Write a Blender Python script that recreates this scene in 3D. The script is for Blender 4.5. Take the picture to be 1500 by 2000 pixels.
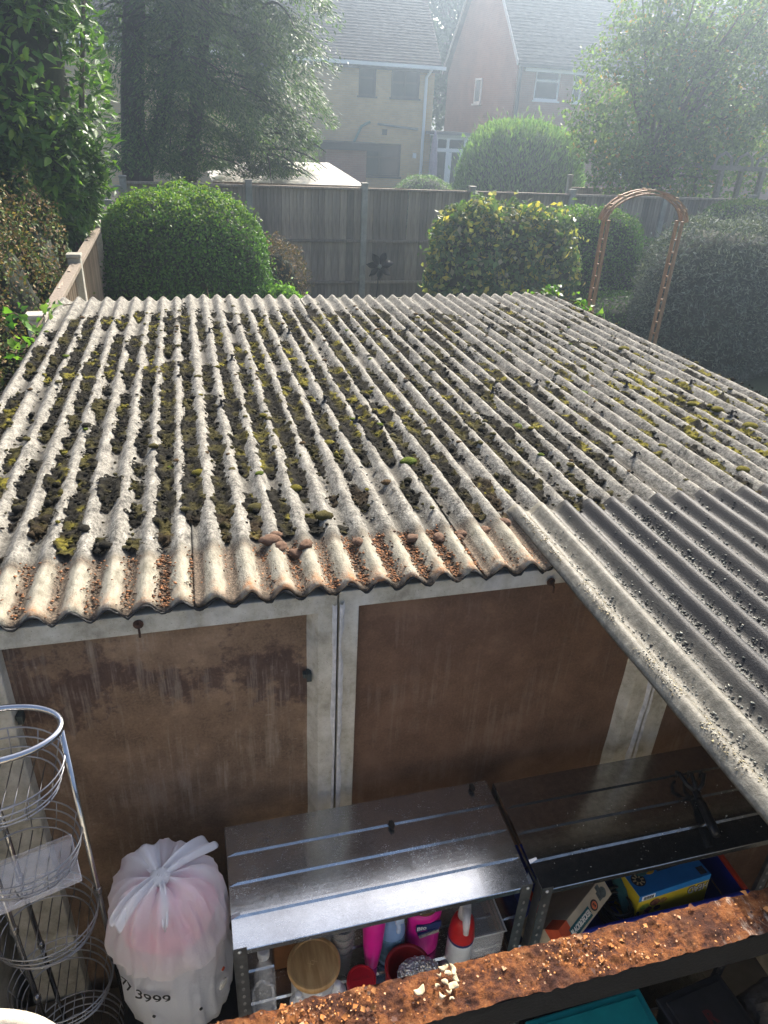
import bpy, bmesh, math, random
import numpy as np
from mathutils import Vector, Matrix, noise as mnoise

for o in list(bpy.data.objects):
    bpy.data.objects.remove(o)
scene = bpy.context.scene
COL = scene.collection
RNG = np.random.default_rng(7)
random.seed(7)
PI = math.pi

# ------------------------------------------------------------------ camera
CAM = np.array([0.0, 0.0, 3.1])
MR = np.array([[0.96779492, -0.24737665, 0.0466668],
               [-0.07955449, -0.47641714, -0.87561281],
               [0.23883903, 0.84370107, -0.48075401]])      # rows: right, down, forward
FPX = 1400.0
cam_d = bpy.data.cameras.new('camera')
cam = bpy.data.objects.new('camera', cam_d)
COL.objects.link(cam)
cam_d.sensor_fit = 'VERTICAL'
cam_d.sensor_height = 36.0
cam_d.lens = FPX / 2000 * 36.0
cam_d.clip_start = 0.02
cam_d.clip_end = 1000
cam.matrix_world = Matrix((
    (MR[0, 0], -MR[1, 0], -MR[2, 0], CAM[0]),
    (MR[0, 1], -MR[1, 1], -MR[2, 1], CAM[1]),
    (MR[0, 2], -MR[1, 2], -MR[2, 2], CAM[2]),
    (0, 0, 0, 1)))
scene.camera = cam
scene.render.resolution_x = 768
scene.render.resolution_y = 1024

# ------------------------------------------------------------------ light
SUN_AZ, SUN_EL = math.radians(34), math.radians(40)
world = bpy.data.worlds.new('World')
scene.world = world
world.use_nodes = True
wn = world.node_tree
bg = wn.nodes['Background']
sky = wn.nodes.new('ShaderNodeTexSky')
sky.sky_type = 'NISHITA'
sky.sun_disc = False
sky.sun_elevation = SUN_EL
sky.sun_rotation = SUN_AZ
sky.air_density = 0.8
sky.dust_density = 6.0
sky.ozone_density = 0.6
wn.links.new(sky.outputs[0], bg.inputs[0])
bg.inputs[1].default_value = 0.14
sun_d = bpy.data.lights.new('sun', 'SUN')
sun_d.energy = 4.7
sun_d.angle = math.radians(0.6)
sun_d.color = (1.0, 0.93, 0.82)
sun = bpy.data.objects.new('sun', sun_d)
COL.objects.link(sun)
sdir = Vector((math.sin(SUN_AZ) * math.cos(SUN_EL), math.cos(SUN_AZ) * math.cos(SUN_EL), math.sin(SUN_EL)))
sun.rotation_euler = sdir.to_track_quat('Z', 'Y').to_euler()
sun.location = (20, 30, 30)
scene.view_settings.view_transform = 'Standard'
scene.view_settings.look = 'None'
scene.view_settings.gamma = 1
scene.view_settings.exposure = 1.32

# ------------------------------------------------------------------ helpers
def ray(px, py):
    return MR.T @ np.array([(px - 750) / FPX, (py - 1000) / FPX, 1.0])
def PY(px, py, Y):
    d = ray(px, py); return CAM + d * ((Y - CAM[1]) / d[1])
def PZ(px, py, Z):
    d = ray(px, py); return CAM + d * ((Z - CAM[2]) / d[2])

def _hash(i, j, k, s):
    n = (i * 374761393 + j * 668265263 + k * 2147483647 + s * 1274126177) & 0xFFFFFFFF
    n = ((n ^ (n >> 13)) * 1274126177) & 0xFFFFFFFF
    n = (n ^ (n >> 16)) & 0xFFFFFFFF
    return n / 4294967295.0
def vnoise(x, y, z=0.0, s=0):
    x, y, z = np.broadcast_arrays(np.asarray(x, float), np.asarray(y, float), np.asarray(z, float))
    i = np.floor(x).astype(np.int64); j = np.floor(y).astype(np.int64); k = np.floor(z).astype(np.int64)
    f = x - i; g = y - j; h = z - k
    f = f * f * (3 - 2 * f); g = g * g * (3 - 2 * g); h = h * h * (3 - 2 * h)
    r = 0
    for a in (0, 1):
        for b in (0, 1):
            for c in (0, 1):
                w = (f if a else 1 - f) * (g if b else 1 - g) * (h if c else 1 - h)
                r = r + w * _hash(i + a, j + b, k + c, s)
    return r
def fbm(x, y, z=0.0, s=0, o=3):
    r = 0; a = 0.5; t = 0
    for q in range(o):
        r = r + a * vnoise(x * 2 ** q, y * 2 ** q, np.asarray(z) * 2 ** q, s + q); t += a; a *= 0.5
    return r / t
def sstep(a, b, x):
    t = np.clip((x - a) / (b - a), 0, 1); return t * t * (3 - 2 * t)

def np_mesh(name, V, F, col=None, smooth=False, attrs=None):
    """V (n,3); F (m,3) or (m,4) arrays"""
    V = np.asarray(V, np.float32); F = np.asarray(F, np.int32)
    me = bpy.data.meshes.new(name)
    me.vertices.add(len(V)); me.vertices.foreach_set('co', V.ravel())
    k = F.shape[1]
    me.loops.add(F.size); me.loops.foreach_set('vertex_index', F.ravel())
    me.polygons.add(len(F))
    me.polygons.foreach_set('loop_start', np.arange(0, F.size, k, dtype=np.int32))
    if smooth:
        me.polygons.foreach_set('use_smooth', np.ones(len(F), bool))
    if col is not None:
        at = me.attributes.new('Col', 'FLOAT_COLOR', 'POINT')
        c = np.ones((len(V), 4), np.float32); c[:, :3] = col
        at.data.foreach_set('color', c.ravel())
    for an, av in (attrs or {}).items():
        at = me.attributes.new(an, 'FLOAT', 'POINT')
        at.data.foreach_set('value', np.asarray(av, np.float32).ravel())
    me.update(calc_edges=True)
    me.validate()
    return me

class MB:
    """collects simple solids; build() makes ONE mesh"""
    def __init__(s): s.v = []; s.f = []
    def add(s, V, F):
        b = len(s.v); s.v += [tuple(p) for p in V]; s.f += [tuple(i + b for i in q) for q in F]; return s
    def box(s, a, b, M=None):
        (x0, y0, z0), (x1, y1, z1) = a, b
        V = [(x0, y0, z0), (x1, y0, z0), (x1, y1, z0), (x0, y1, z0), (x0, y0, z1), (x1, y0, z1), (x1, y1, z1), (x0, y1, z1)]
        if M is not None: V = [tuple(M @ Vector(p)) for p in V]
        return s.add(V, [(0, 3, 2, 1), (4, 5, 6, 7), (0, 1, 5, 4), (1, 2, 6, 5), (2, 3, 7, 6), (3, 0, 4, 7)])
    def tube(s, pts, r, n=8, closed=False, cap=True):
        pts = [Vector(p) for p in pts]; N = len(pts)
        rr = r if isinstance(r, (list, tuple)) else [r] * N
        V = []; up = None
        for i, p in enumerate(pts):
            if closed: t = pts[(i + 1) % N] - pts[i - 1]
            else: t = pts[min(i + 1, N - 1)] - pts[max(i - 1, 0)]
            t.normalize()
            if up is None:
                up = Vector((0, 0, 1)) if abs(t.z) < 0.9 else Vector((1, 0, 0))
            a = t.cross(up)
            if a.length < 1e-5: a = t.orthogonal()
            a.normalize(); b = a.cross(t); up = b
            for k in range(n):
                q = 2 * PI * k / n
                V.append(p + a * (math.cos(q) * rr[i]) + b * (math.sin(q) * rr[i]))
        F = []
        for i in range(N if closed else N - 1):
            j = (i + 1) % N
            for k in range(n):
                F.append((i * n + k, j * n + k, j * n + (k + 1) % n, i * n + (k + 1) % n))
        if not closed and cap:
            F.append(tuple(range(n))); F.append(tuple((N - 1) * n + k for k in range(n))[::-1])
        return s.add(V, F)
    def lathe(s, prof, c=(0, 0, 0), n=24, M=None, sx=1, sy=1):
        V = []; F = []
        for r, z in prof:
            for k in range(n):
                q = 2 * PI * k / n
                V.append(Vector((c[0] + r * math.cos(q) * sx, c[1] + r * math.sin(q) * sy, c[2] + z)))
        if M is not None: V = [M @ p for p in V]
        m = len(prof)
        for i in range(m - 1):
            for k in range(n):
                F.append((i * n + k, i * n + (k + 1) % n, (i + 1) * n + (k + 1) % n, (i + 1) * n + k))
        F.append(tuple(range(n))[::-1]); F.append(tuple((m - 1) * n + k for k in range(n)))
        return s.add(V, F)
    def sheet(s, P, nu, nv):
        b = [(i * nv + j, (i + 1) * nv + j, (i + 1) * nv + j + 1, i * nv + j + 1) for i in range(nu - 1) for j in range(nv - 1)]
        return s.add(P, b)
    def mesh(s, name, smooth=False):
        me = bpy.data.meshes.new(name); me.from_pydata(s.v, [], s.f); me.update()
        if smooth: me.polygons.foreach_set('use_smooth', np.ones(len(me.polygons), bool))
        return me

def link(name, me, mat=None, parent=None, bevel=0, smooth_angle=None):
    """parent: a thing (Empty) or a part whose world matrix is identity"""
    if isinstance(me, MB): me = me.mesh(name)
    o = bpy.data.objects.new(name, me)
    COL.objects.link(o)
    if mat is not None and not me.materials: me.materials.append(mat)
    if parent is not None: adopt(o, parent)
    if bevel:
        m = o.modifiers.new('bevel', 'BEVEL'); m.width = bevel; m.segments = 2; m.limit_method = 'ANGLE'; m.angle_limit = math.radians(40)
    return o
def adopt(o, parent):
    o.parent = parent
    if parent.type == 'EMPTY' and parent.parent is None:
        o.matrix_parent_inverse = Matrix.Translation(-Vector(parent.location))
def tag(o, label, cat, group=None, kind=None):
    if label: o['label'] = label
    if cat: o['category'] = cat
    if group: o['group'] = group
    if kind: o['kind'] = kind
    return o
def thing(name, label, cat, loc=(0, 0, 0), group=None):
    o = bpy.data.objects.new(name, None); COL.objects.link(o); o.location = loc
    o.empty_display_size = 0.1
    return tag(o, label, cat, group)
def struct(name, me, mat): 
    o = link(name, me, mat); o['kind'] = 'structure'; return o
def stuff(name, me, mat, parent):
    o = link(name, me, mat, parent); o['kind'] = 'stuff'; return o

# ------------------------------------------------------------------ materials
class NT:
    def __init__(s, name):
        s.m = bpy.data.materials.new(name); s.m.use_nodes = True
        s.t = s.m.node_tree; s.b = s.t.nodes['Principled BSDF']; s.out = s.t.nodes['Material Output']
        s.tc = s.t.nodes.new('ShaderNodeTexCoord')
    def set(s, sock, v):
        if isinstance(v, bpy.types.NodeSocket): s.t.links.new(v, sock)
        elif isinstance(v, (tuple, list)) and len(v) == 3 and sock.type == 'RGBA': sock.default_value = (*v, 1)
        else: sock.default_value = v
    def noise(s, scale, detail=4, rough=.6, vec=None, dist=0, stretch=None):
        n = s.t.nodes.new('ShaderNodeTexNoise')
        n.inputs['Scale'].default_value = scale; n.inputs['Detail'].default_value = detail
        n.inputs['Roughness'].default_value = rough; n.inputs['Distortion'].default_value = dist
        v = vec or s.tc.outputs['Object']
        if stretch:
            mp = s.t.nodes.new('ShaderNodeMapping'); mp.inputs['Scale'].default_value = stretch
            s.t.links.new(v, mp.inputs[0]); v = mp.outputs[0]
        s.t.links.new(v, n.inputs['Vector'])
        return n.outputs['Fac']
    def voro(s, scale, out='Color', stretch=None):
        n = s.t.nodes.new('ShaderNodeTexVoronoi'); n.inputs['Scale'].default_value = scale
        v = s.tc.outputs['Object']
        if stretch:
            mp = s.t.nodes.new('ShaderNodeMapping'); mp.inputs['Scale'].default_value = stretch
            s.t.links.new(v, mp.inputs[0]); v = mp.outputs[0]
        s.t.links.new(v, n.inputs['Vector'])
        return n.outputs[out]
    def ramp(s, fac, stops):
        n = s.t.nodes.new('ShaderNodeValToRGB'); s.t.links.new(fac, n.inputs[0])
        e = n.color_ramp.elements
        while len(e) < len(stops): e.new(0.5)
        for q, (p, c) in zip(e, stops):
            q.position = p; q.color = (*c, 1) if isinstance(c, (tuple, list)) else (c, c, c, 1)
        return n.outputs[0]
    def mix(s, f, a, b, mode='MIX'):
        n = s.t.nodes.new('ShaderNodeMix'); n.data_type = 'RGBA'; n.blend_type = mode
        s.set(n.inputs[0], f); s.set(n.inputs[6], a); s.set(n.inputs[7], b)
        return n.outputs[2]
    def math(s, op, a, b=0.5):
        n = s.t.nodes.new('ShaderNodeMath'); n.operation = op
        s.set(n.inputs[0], a); s.set(n.inputs[1], b); return n.outputs[0]
    def attr(s, name, out='Color'):
        n = s.t.nodes.new('ShaderNodeAttribute'); n.attribute_name = name; return n.outputs[out]
    def bump(s, h, strength=.5, dist=.01):
        n = s.t.nodes.new('ShaderNodeBump'); n.inputs['Strength'].default_value = strength; n.inputs['Distance'].default_value = dist
        s.t.links.new(h, n.inputs['Height']); s.t.links.new(n.outputs[0], s.b.inputs['Normal']); return n.outputs[0]
    def fin(s, color=None, rough=.7, metal=0, spec=.4, **kw):
        if color is not None: s.set(s.b.inputs['Base Color'], color)
        s.set(s.b.inputs['Roughness'], rough); s.set(s.b.inputs['Metallic'], metal)
        s.b.inputs['Specular IOR Level'].default_value = spec
        for k, v in kw.items(): s.set(s.b.inputs[k.replace('_', ' ')], v)
        return s.m

MAT = {}
def simple(name, c, rough=.6, metal=0, var=.25, scale=20, bump=0, spec=.4, **kw):
    if name in MAT: return MAT[name]
    k = NT(name); n = k.noise(scale, 5)
    d = tuple(x * (1 - var) for x in c); l = tuple(min(1, x * (1 + var)) for x in c)
    col = k.ramp(n, [(.3, d), (.7, l)])
    if bump: k.bump(k.noise(scale * 6, 4), .5, bump)
    MAT[name] = k.fin(col, rough, metal, spec, **kw); return MAT[name]

def leafmat(name, trans=.42, rough=.5, rnd=False, base=None, tint=(1.25, 1.35, .55)):
    k = NT(name)
    if rnd:
        oi = k.t.nodes.new('ShaderNodeObjectInfo')
        c = k.ramp(oi.outputs['Random'], base)
    else:
        c = k.attr('Col')
    k.fin(c, rough, 0, .25)
    tr = k.t.nodes.new('ShaderNodeBsdfTranslucent')
    k.t.links.new(k.mix(1.0, c, tint, 'MULTIPLY'), tr.inputs['Color'])
    ms = k.t.nodes.new('ShaderNodeMixShader'); ms.inputs[0].default_value = trans
    k.t.links.new(k.b.outputs[0], ms.inputs[1]); k.t.links.new(tr.outputs[0], ms.inputs[2])
    k.t.links.new(ms.outputs[0], k.out.inputs[0])
    MAT[name] = k.m; return k.m
M_LEAF = leafmat('leaf')
M_DULL = leafmat('leaf_dull', .18, .7)
M_GLOSS = leafmat('leaf_glossy', .35, .45)

def unit(a): return a / np.maximum(np.linalg.norm(a, axis=-1, keepdims=True), 1e-9)
def leaves(name, C, D, N, L, W, col, fold=.18):
    """diamond leaves folded along the midrib, one mesh"""
    n = len(C); D = unit(D); S = unit(np.cross(D, N)); N = np.cross(S, D)
    L = np.broadcast_to(L, (n,))[:, None]; W = np.broadcast_to(W, (n,))[:, None]
    base = C - D * L * .5; tip = C + D * L * .5
    le = C - S * W * .5 + N * W * fold - D * L * .05; ri = C + S * W * .5 + N * W * fold - D * L * .05
    V = np.stack([base, ri, tip, le], 1).reshape(-1, 3)
    i = np.arange(n)[:, None] * 4
    F = np.concatenate([i + [0, 1, 2], i + [0, 2, 3]], 1).reshape(-1, 3)
    return np_mesh(name, V, F, np.repeat(col, 4, 0))
def rdir(n): return unit(RNG.normal(size=(n, 3)))
def lump(Dr, s, amp=.15, fq=2.2):
    return 1 + amp * 2 * (fbm(Dr[:, 0] * fq + 5, Dr[:, 1] * fq + 9, Dr[:, 2] * fq + 3, s) - .5)
def palette(n, cols, w=None):
    cols = np.array(cols); idx = RNG.choice(len(cols), n, p=w)
    c = cols[idx] * RNG.uniform(.7, 1.3, (n, 1)); return c
def blob_pts(n, c, r, shell=.75, seed=1, amp=.15, power=2.0, zmin=None, fq=2.2):
    d = rdir(n); r = np.array(r, float)
    if power != 2.0:
        a = np.abs(d); sc = (a ** power).sum(1, keepdims=True) ** (-1 / power); dd = d * sc
    else: dd = d
    rad = lump(d, seed, amp, fq)[:, None] * (shell + (1 - shell) * RNG.random((n, 1)) ** .5)
    P = np.array(c) + dd * r * rad
    Nn = unit(d / r)
    if zmin is not None:
        k = P[:, 2] > zmin; P = P[k]; Nn = Nn[k]
    return P, Nn
def core(name, c, r, seed, mat, parent, amp=.15, power=2.0, k=.8, zmin=None, fq=2.2, n=20):
    V = []; F = []
    u = np.linspace(0, PI, n); v = np.linspace(0, 2 * PI, 2 * n, endpoint=False)
    d = np.array([[math.sin(a) * math.cos(b), math.sin(a) * math.sin(b), math.cos(a)] for a in u for b in v])
    sc = (np.abs(d) ** power).sum(1, keepdims=True) ** (-1 / power) if power != 2 else 1
    P = np.array(c) + d * sc * np.array(r) * k * lump(d, seed, amp, fq)[:, None]
    if zmin is not None: P[:, 2] = np.maximum(P[:, 2], zmin)
    m = 2 * n
    F = [(i * m + j, (i + 1) * m + j, (i + 1) * m + (j + 1) % m, i * m + (j + 1) % m) for i in range(n - 1) for j in range(m)]
    return link(name, np_mesh(name, P, F, smooth=True), mat, parent)
M_CORE = simple('painted_shade_core', (.02, .025, .012), .9, var=.5, scale=25, bump=.02)  # solid filler added inside foliage, inner shade put into its dark colour
M_BARK = simple('bark', (.10, .075, .055), .9, var=.4, scale=14, bump=.02)
M_BARKD = simple('bark_dark', (.05, .04, .035), .9, var=.4, scale=14, bump=.02)
# ================================================================== THE SETTING
k = NT('garden_ground')
g = k.ramp(k.noise(1.2, 6), [(.35, (.035, .055, .015)), (.55, (.05, .075, .022)), (.75, (.075, .06, .035))])
k.bump(k.noise(60, 5), .8, .03)
M_GROUND = k.fin(k.mix(.5, g, k.ramp(k.noise(45, 5), [(.3, (.02, .03, .01)), (.7, (.09, .12, .04))])), .95)
nG = 60
gx, gy = np.meshgrid(np.linspace(-75, 85, nG), np.linspace(-30, 100, nG), indexing='ij')
gz = (fbm(gx * .03, gy * .03, 0, 3) - .5) * .8 * sstep(45, 80, np.hypot(gx, gy - 15))
gv = np.stack([gx, gy, gz], -1).reshape(-1, 3)
gf = [(i * nG + j, (i + 1) * nG + j, (i + 1) * nG + j + 1, i * nG + j + 1) for i in range(nG - 1) for j in range(nG - 1)]
struct('ground', np_mesh('ground', gv, gf), M_GROUND)
M_CONCF = simple('concrete_floor', (.16, .15, .14), .85, var=.3, scale=6, bump=.004)
b = MB(); b.box((-.68, -1.58, 0), (2.16, 4.1, .03)); struct('garage_floor', b, M_CONCF)

# ================================================================== GARAGE
garage = thing('garage', 'concrete panel garage under a mossy corrugated roof with one sheet taken off', 'garage', (.7, 1.3, 0))
PITCH = .073; X0 = -.36; AMP = .0128
def zcrest(y): return 2.2 - .0052 * y
def roof_z(x, y, up=0.0):
    return zcrest(y) - AMP + AMP * np.cos(2 * PI * (x - X0) / PITCH) + up

# --- weathered sheet material
k = NT('weathered_cement_sheet')
fine = k.noise(170, 5, .75)
med = k.noise(38, 6, .7, stretch=(1, .45, 1))
col = k.ramp(k.noise(85, 7, .8), [(.40, (.026, .024, .021)), (.49, (.135, .127, .11)), (.60, (.34, .325, .28))])
lich = k.ramp(med, [(.40, (.06, .056, .048)), (.52, (.24, .225, .19)), (.68, (.42, .40, .345))])
col = k.mix(.42, col, lich)
spk = k.ramp(k.voro(120, 'Distance'), [(.14, 1.0), (.30, 0.0)])
spk = k.math('MULTIPLY', spk, k.ramp(k.noise(20, 3), [(.40, 0.0), (.55, .9)]))
col = k.mix(spk, col, (.03, .028, .025))
clean = k.ramp(k.noise(55, 6, .65, stretch=(1, .5, 1)), [(.3, (.15, .135, .10)), (.5, (.26, .24, .185)), (.75, (.36, .335, .27))])
clean = k.mix(k.ramp(k.voro(190, 'Distance'), [(.10, .9), (.2, 0.0)]), clean, (.06, .05, .04))
rustn = k.ramp(k.noise(30, 5, .7), [(.38, 0.0), (.62, 1.0)])
a_cl = k.attr('clean', 'Fac'); a_ru = k.attr('rust', 'Fac'); a_di = k.attr('dirt', 'Fac')
col = k.mix(a_cl, col, clean)
col = k.mix(k.math('MULTIPLY', rustn, a_ru), col, (.30, .125, .04))
col = k.mix(a_di, col, k.mix(a_cl, k.ramp(fine, [(.35, (.02, .018, .015)), (.65, (.085, .078, .065))]), k.ramp(fine, [(.38, (.022, .018, .014)), (.5, (.08, .060, .042)), (.66, (.19, .14, .10))])))
hh = k.math('ADD', k.math('MULTIPLY', fine, .5), med)
k.bump(hh, .9, .006)
M_SHEET = k.fin(col, .9, 0, .25)
# --- newer dark sheet
k = NT('dark_cement_sheet')
fine = k.noise(240, 4, .7)
col = k.ramp(k.noise(9, 5, .6), [(.35, (.008, .0085, .010)), (.65, (.019, .019, .021))])
col = k.mix(.5, col, k.ramp(fine, [(.35, (.008, .008, .009)), (.68, (.038, .038, .039))]))
a_cl = k.attr('clean', 'Fac'); a_di = k.attr('dirt', 'Fac')
cl = k.ramp(k.noise(70, 6, .7), [(.3, (.075, .07, .056)), (.55, (.155, .145, .118)), (.75, (.26, .245, .20))])
col = k.mix(a_cl, col, cl)
col = k.mix(a_di, col, k.ramp(fine, [(.35, (.015, .015, .014)), (.7, (.12, .115, .10))]))
k.bump(fine, .45, .003)
M_SHEETD = k.fin(col, .5, 0, .18)

TH = .0065
def corr_sheet(name, x0, x1, y0, y1, lift, mat, ystep=.022, fa=None, lap=1.502, wob=.0018):
    nx = int(round((x1 - x0) / PITCH * 14)) + 1
    ny = int((y1 - y0) / ystep) + 1
    xs = np.linspace(x0, x1, nx); ys = np.linspace(y0, y1, ny)
    X, Yg = np.meshgrid(xs, ys, indexing='ij')
    crest = .5 + .5 * np.cos(2 * PI * (X - X0) / PITCH)
    Z = roof_z(X, Yg) + lift(X, Yg)
    edge = (lap or 0) + .02 * (fbm(X * 40, X * 0, 0, 5) - .5)
    crust = sstep(-.004, .012, Yg - edge) if lap else X * 0
    Z = Z + .0028 * crust + wob * (fbm(X * 12, Yg * 9, 0, 11) - .5) * 2 + .0022 * crust * (fbm(X * 45, Yg * 70, 0, 21, 2) - .5) * 2
    xj = X + .0015 * (fbm(X * 20, Yg * 8, 2, 31) - .5)
    # ragged near end
    if lap: Yj = Yg + np.where(Yg < y0 + ystep * .5, .012 * (fbm(X * 60, X * 0, 0, 41) - .5), 0)
    else: Yj = Yg
    top = np.stack([xj, Yj, Z], -1).reshape(-1, 3)
    bot = np.stack([xj, Yj, Z - TH], -1).reshape(-1, 3)
    i, j = np.meshgrid(np.arange(nx - 1), np.arange(ny - 1), indexing='ij')
    a = (i * ny + j).ravel(); F = np.stack([a, a + ny, a + ny + 1, a + 1], 1)
    n = nx * ny
    Fb = F[:, ::-1] + n
    fr = np.arange(nx - 1) * ny
    E1 = np.stack([fr, fr + n, fr + ny + n, fr + ny], 1)
    ba = fr + ny - 1; E2 = np.stack([ba, ba + ny, ba + ny + n, ba + n], 1)
    lf = np.arange(ny - 1); E3 = np.stack([lf, lf + 1, lf + 1 + n, lf + n], 1)
    rt = lf + (nx - 1) * ny; E4 = np.stack([rt, rt + n, rt + 1 + n, rt + 1], 1)
    cl, ru, di = fa(X, Yg, crest, crust)
    at = {'clean': np.tile(cl.ravel(), 2), 'rust': np.tile(ru.ravel(), 2), 'dirt': np.tile(di.ravel(), 2)}
    me = np_mesh(name, np.concatenate([top, bot]), np.concatenate([F, Fb, E1, E2, E3, E4]), smooth=True, attrs=at)
    return link(name, me, mat, garage)
YF, YB = 1.292, 4.22
def fa_far(X, Y, crest, crust):
    cl = 1 - crust
    ru = np.clip(sstep(1.365, 1.30, Y) * (.5 + .6 * vnoise(X * 14, Y * 0, 0, 3)) * crest + .55 * cl * sstep(.4, .05, crest) * vnoise(X * 9, Y * 12, 0, 8), 0, 1) * cl
    lapd = np.exp(-((Y - 1.496) / .020) ** 2) * (.35 + .9 * vnoise(X * 33, Y * 40, 0, 19))
    val = sstep(.42, .06, crest)
    clump = sstep(.30, .6, fbm(X * 5, Y * 3, 0, 17))
    di = np.clip(.95 * val * (.6 + .4 * clump) * crust * sstep(4.2, 3.8, Y) + lapd + .95 * cl * sstep(.55, .15, crest + .35 * (fbm(X * 60, Y * 45, 0, 29) - .5)), 0, 1)
    return cl, ru, di
cuts = [-4.45, 5, 14, 23, 32, 35.5]
sheets = []
lblS = ['leftmost weathered roof sheet, thick with black moss in its valleys', 'mossy roof sheet left of the middle', 'roof sheet right of the middle with bare grey valleys', 'roof sheet behind the dark one', 'narrow roof sheet along the right edge with yellow moss']
for q in range(5):
    xa = X0 + cuts[q] * PITCH - (.045 if q else 0); xb = X0 + cuts[q + 1] * PITCH
    lf = (lambda X, Y, xa=xa, xb=xb, q=q: (.0074 if q else .001) * (1 - np.clip((X - xa) / (xb - xa), 0, 1)) + .0006 * q)
    s = corr_sheet('roof_sheet', xa, xb, YF - .004 * q, YB + .02 * math.sin(q * 2), lf, M_SHEET, fa=fa_far)
    s['label'] = lblS[q]; sheets.append(s)
# near sheets, lapped over the far ones on the right
def fa_near(X, Y, crest, crust):
    xr = X - .786
    cl = sstep(.175, .085, xr + .05 * (fbm(X * 20, Y * 6, 0, 4) - .5))
    di = np.clip(.9 * sstep(.35, .05, crest) * sstep(.30, .6, fbm(X * 6, Y * 4, 0, 23)) , 0, 1) * (1 - .75 * cl)
    return cl, X * 0, di
near = corr_sheet('roof_sheet', .786, 2.235, -.30, 1.555, lambda X, Y: .0115 + .002 * sstep(1.2, .8, X), M_SHEETD, fa=fa_near, lap=None)
near['label'] = 'dark grey roof sheet lapped over the others on the right'
def sheet_at(x):
    for q in range(4, -1, -1):
        if x >= X0 + cuts[q] * PITCH - .02: return sheets[q]
    return sheets[0]

# --- sealant along the ragged near lip
xs = np.linspace(X0 - 4.45 * PITCH, .80, 700)
prof = []
for dy, dz in ((-.003, -.0045), (-.006, -.008), (-.004, -.0115), (.012, -.013), (.014, -.008), (-.001, -.0075)):
    w = fbm(xs * 90, xs * 0 + dz * 100, 0, 6) - .5
    prof.append(np.stack([xs, YF + dy + .010 * w, roof_z(xs, YF) + dz + .004 * w + .0035], -1))
Pm = np.stack(prof, 1).reshape(-1, 3)
npf = 6; i, j = np.meshgrid(np.arange(len(xs) - 1), np.arange(npf), indexing='ij')
F = np.stack([i * npf + j, i * npf + (j + 1) % npf, (i + 1) * npf + (j + 1) % npf, (i + 1) * npf + j], -1).reshape(-1, 4)
M_SEAL = simple('black_sealant', (.02, .019, .018), .75, var=.5, scale=60, bump=.004)
link('sealant_strip', np_mesh('sealant', Pm, F, smooth=True), M_SEAL, garage)

# --- moss
k = NT('moss')
c = k.attr('Col'); k.bump(k.noise(420, 4, .7), 1.0, .006)
M_MOSS = k.fin(k.mix(.55, c, k.ramp(k.noise(260, 3, .7), [(.35, (.35, .35, .35)), (.68, (1.6, 1.6, 1.6))]), 'MULTIPLY'), .95, 0, .1)
def moss_density(X, Y):
    """0..1: how much of a valley is filled"""
    left = sstep(1.25, .75, X)
    big = fbm(X * 2.2, Y * 1.3, 0, 51)
    sm = fbm(X * 14, Y * 6.5, 0, 52)
    d = left * .42 + (1 - left) * .20 + (big - .5) * 1.2 + (sm - .5) * 2.0
    d = d - .9 * sstep(3.75, 4.1, Y) - .35 * sstep(1.75, 1.55, Y) - .12 * sstep(-.45, -.62, X)
    return d + .38 * sstep(1.45, 1.75, X) * sstep(2.9, 2.4, Y)
DARK = np.array([.017, .0155, .012]); OLIVE = np.array([.048, .042, .015]); YEL = np.array([.16, .14, .022]); GRN = np.array([.10, .135, .018]); BRN = np.array([.062, .04, .02])
def moss_col(X, Y, h):
    n = len(X)
    a = fbm(X * 30, Y * 24, 0, 61); b2 = fbm(X * 5, Y * 3, 0, 62)
    c = np.repeat(DARK[None], n, 0)
    f = (sstep(.47, .66, a + .10 * (h - .5)))[:, None]; c = c * (1 - f) + OLIVE * f
    f = (sstep(.62, .72, a) * sstep(.42, .58, b2))[:, None]; c = c * (1 - f) + YEL * f
    f = (sstep(.55, .72, fbm(X * 9, Y * 7, 3, 63)) * sstep(1.9, 1.5, Y) * .5)[:, None]; c = c * (1 - f) + BRN * f
    rt = (sstep(1.35, 1.75, X) * sstep(.45, .60, a) * sstep(2.9, 2.5, Y))[:, None]; c = c * (1 - rt) + YEL * rt
    return c * RNG.uniform(.45, 1.65, (n, 1))
nu = 11
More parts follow.
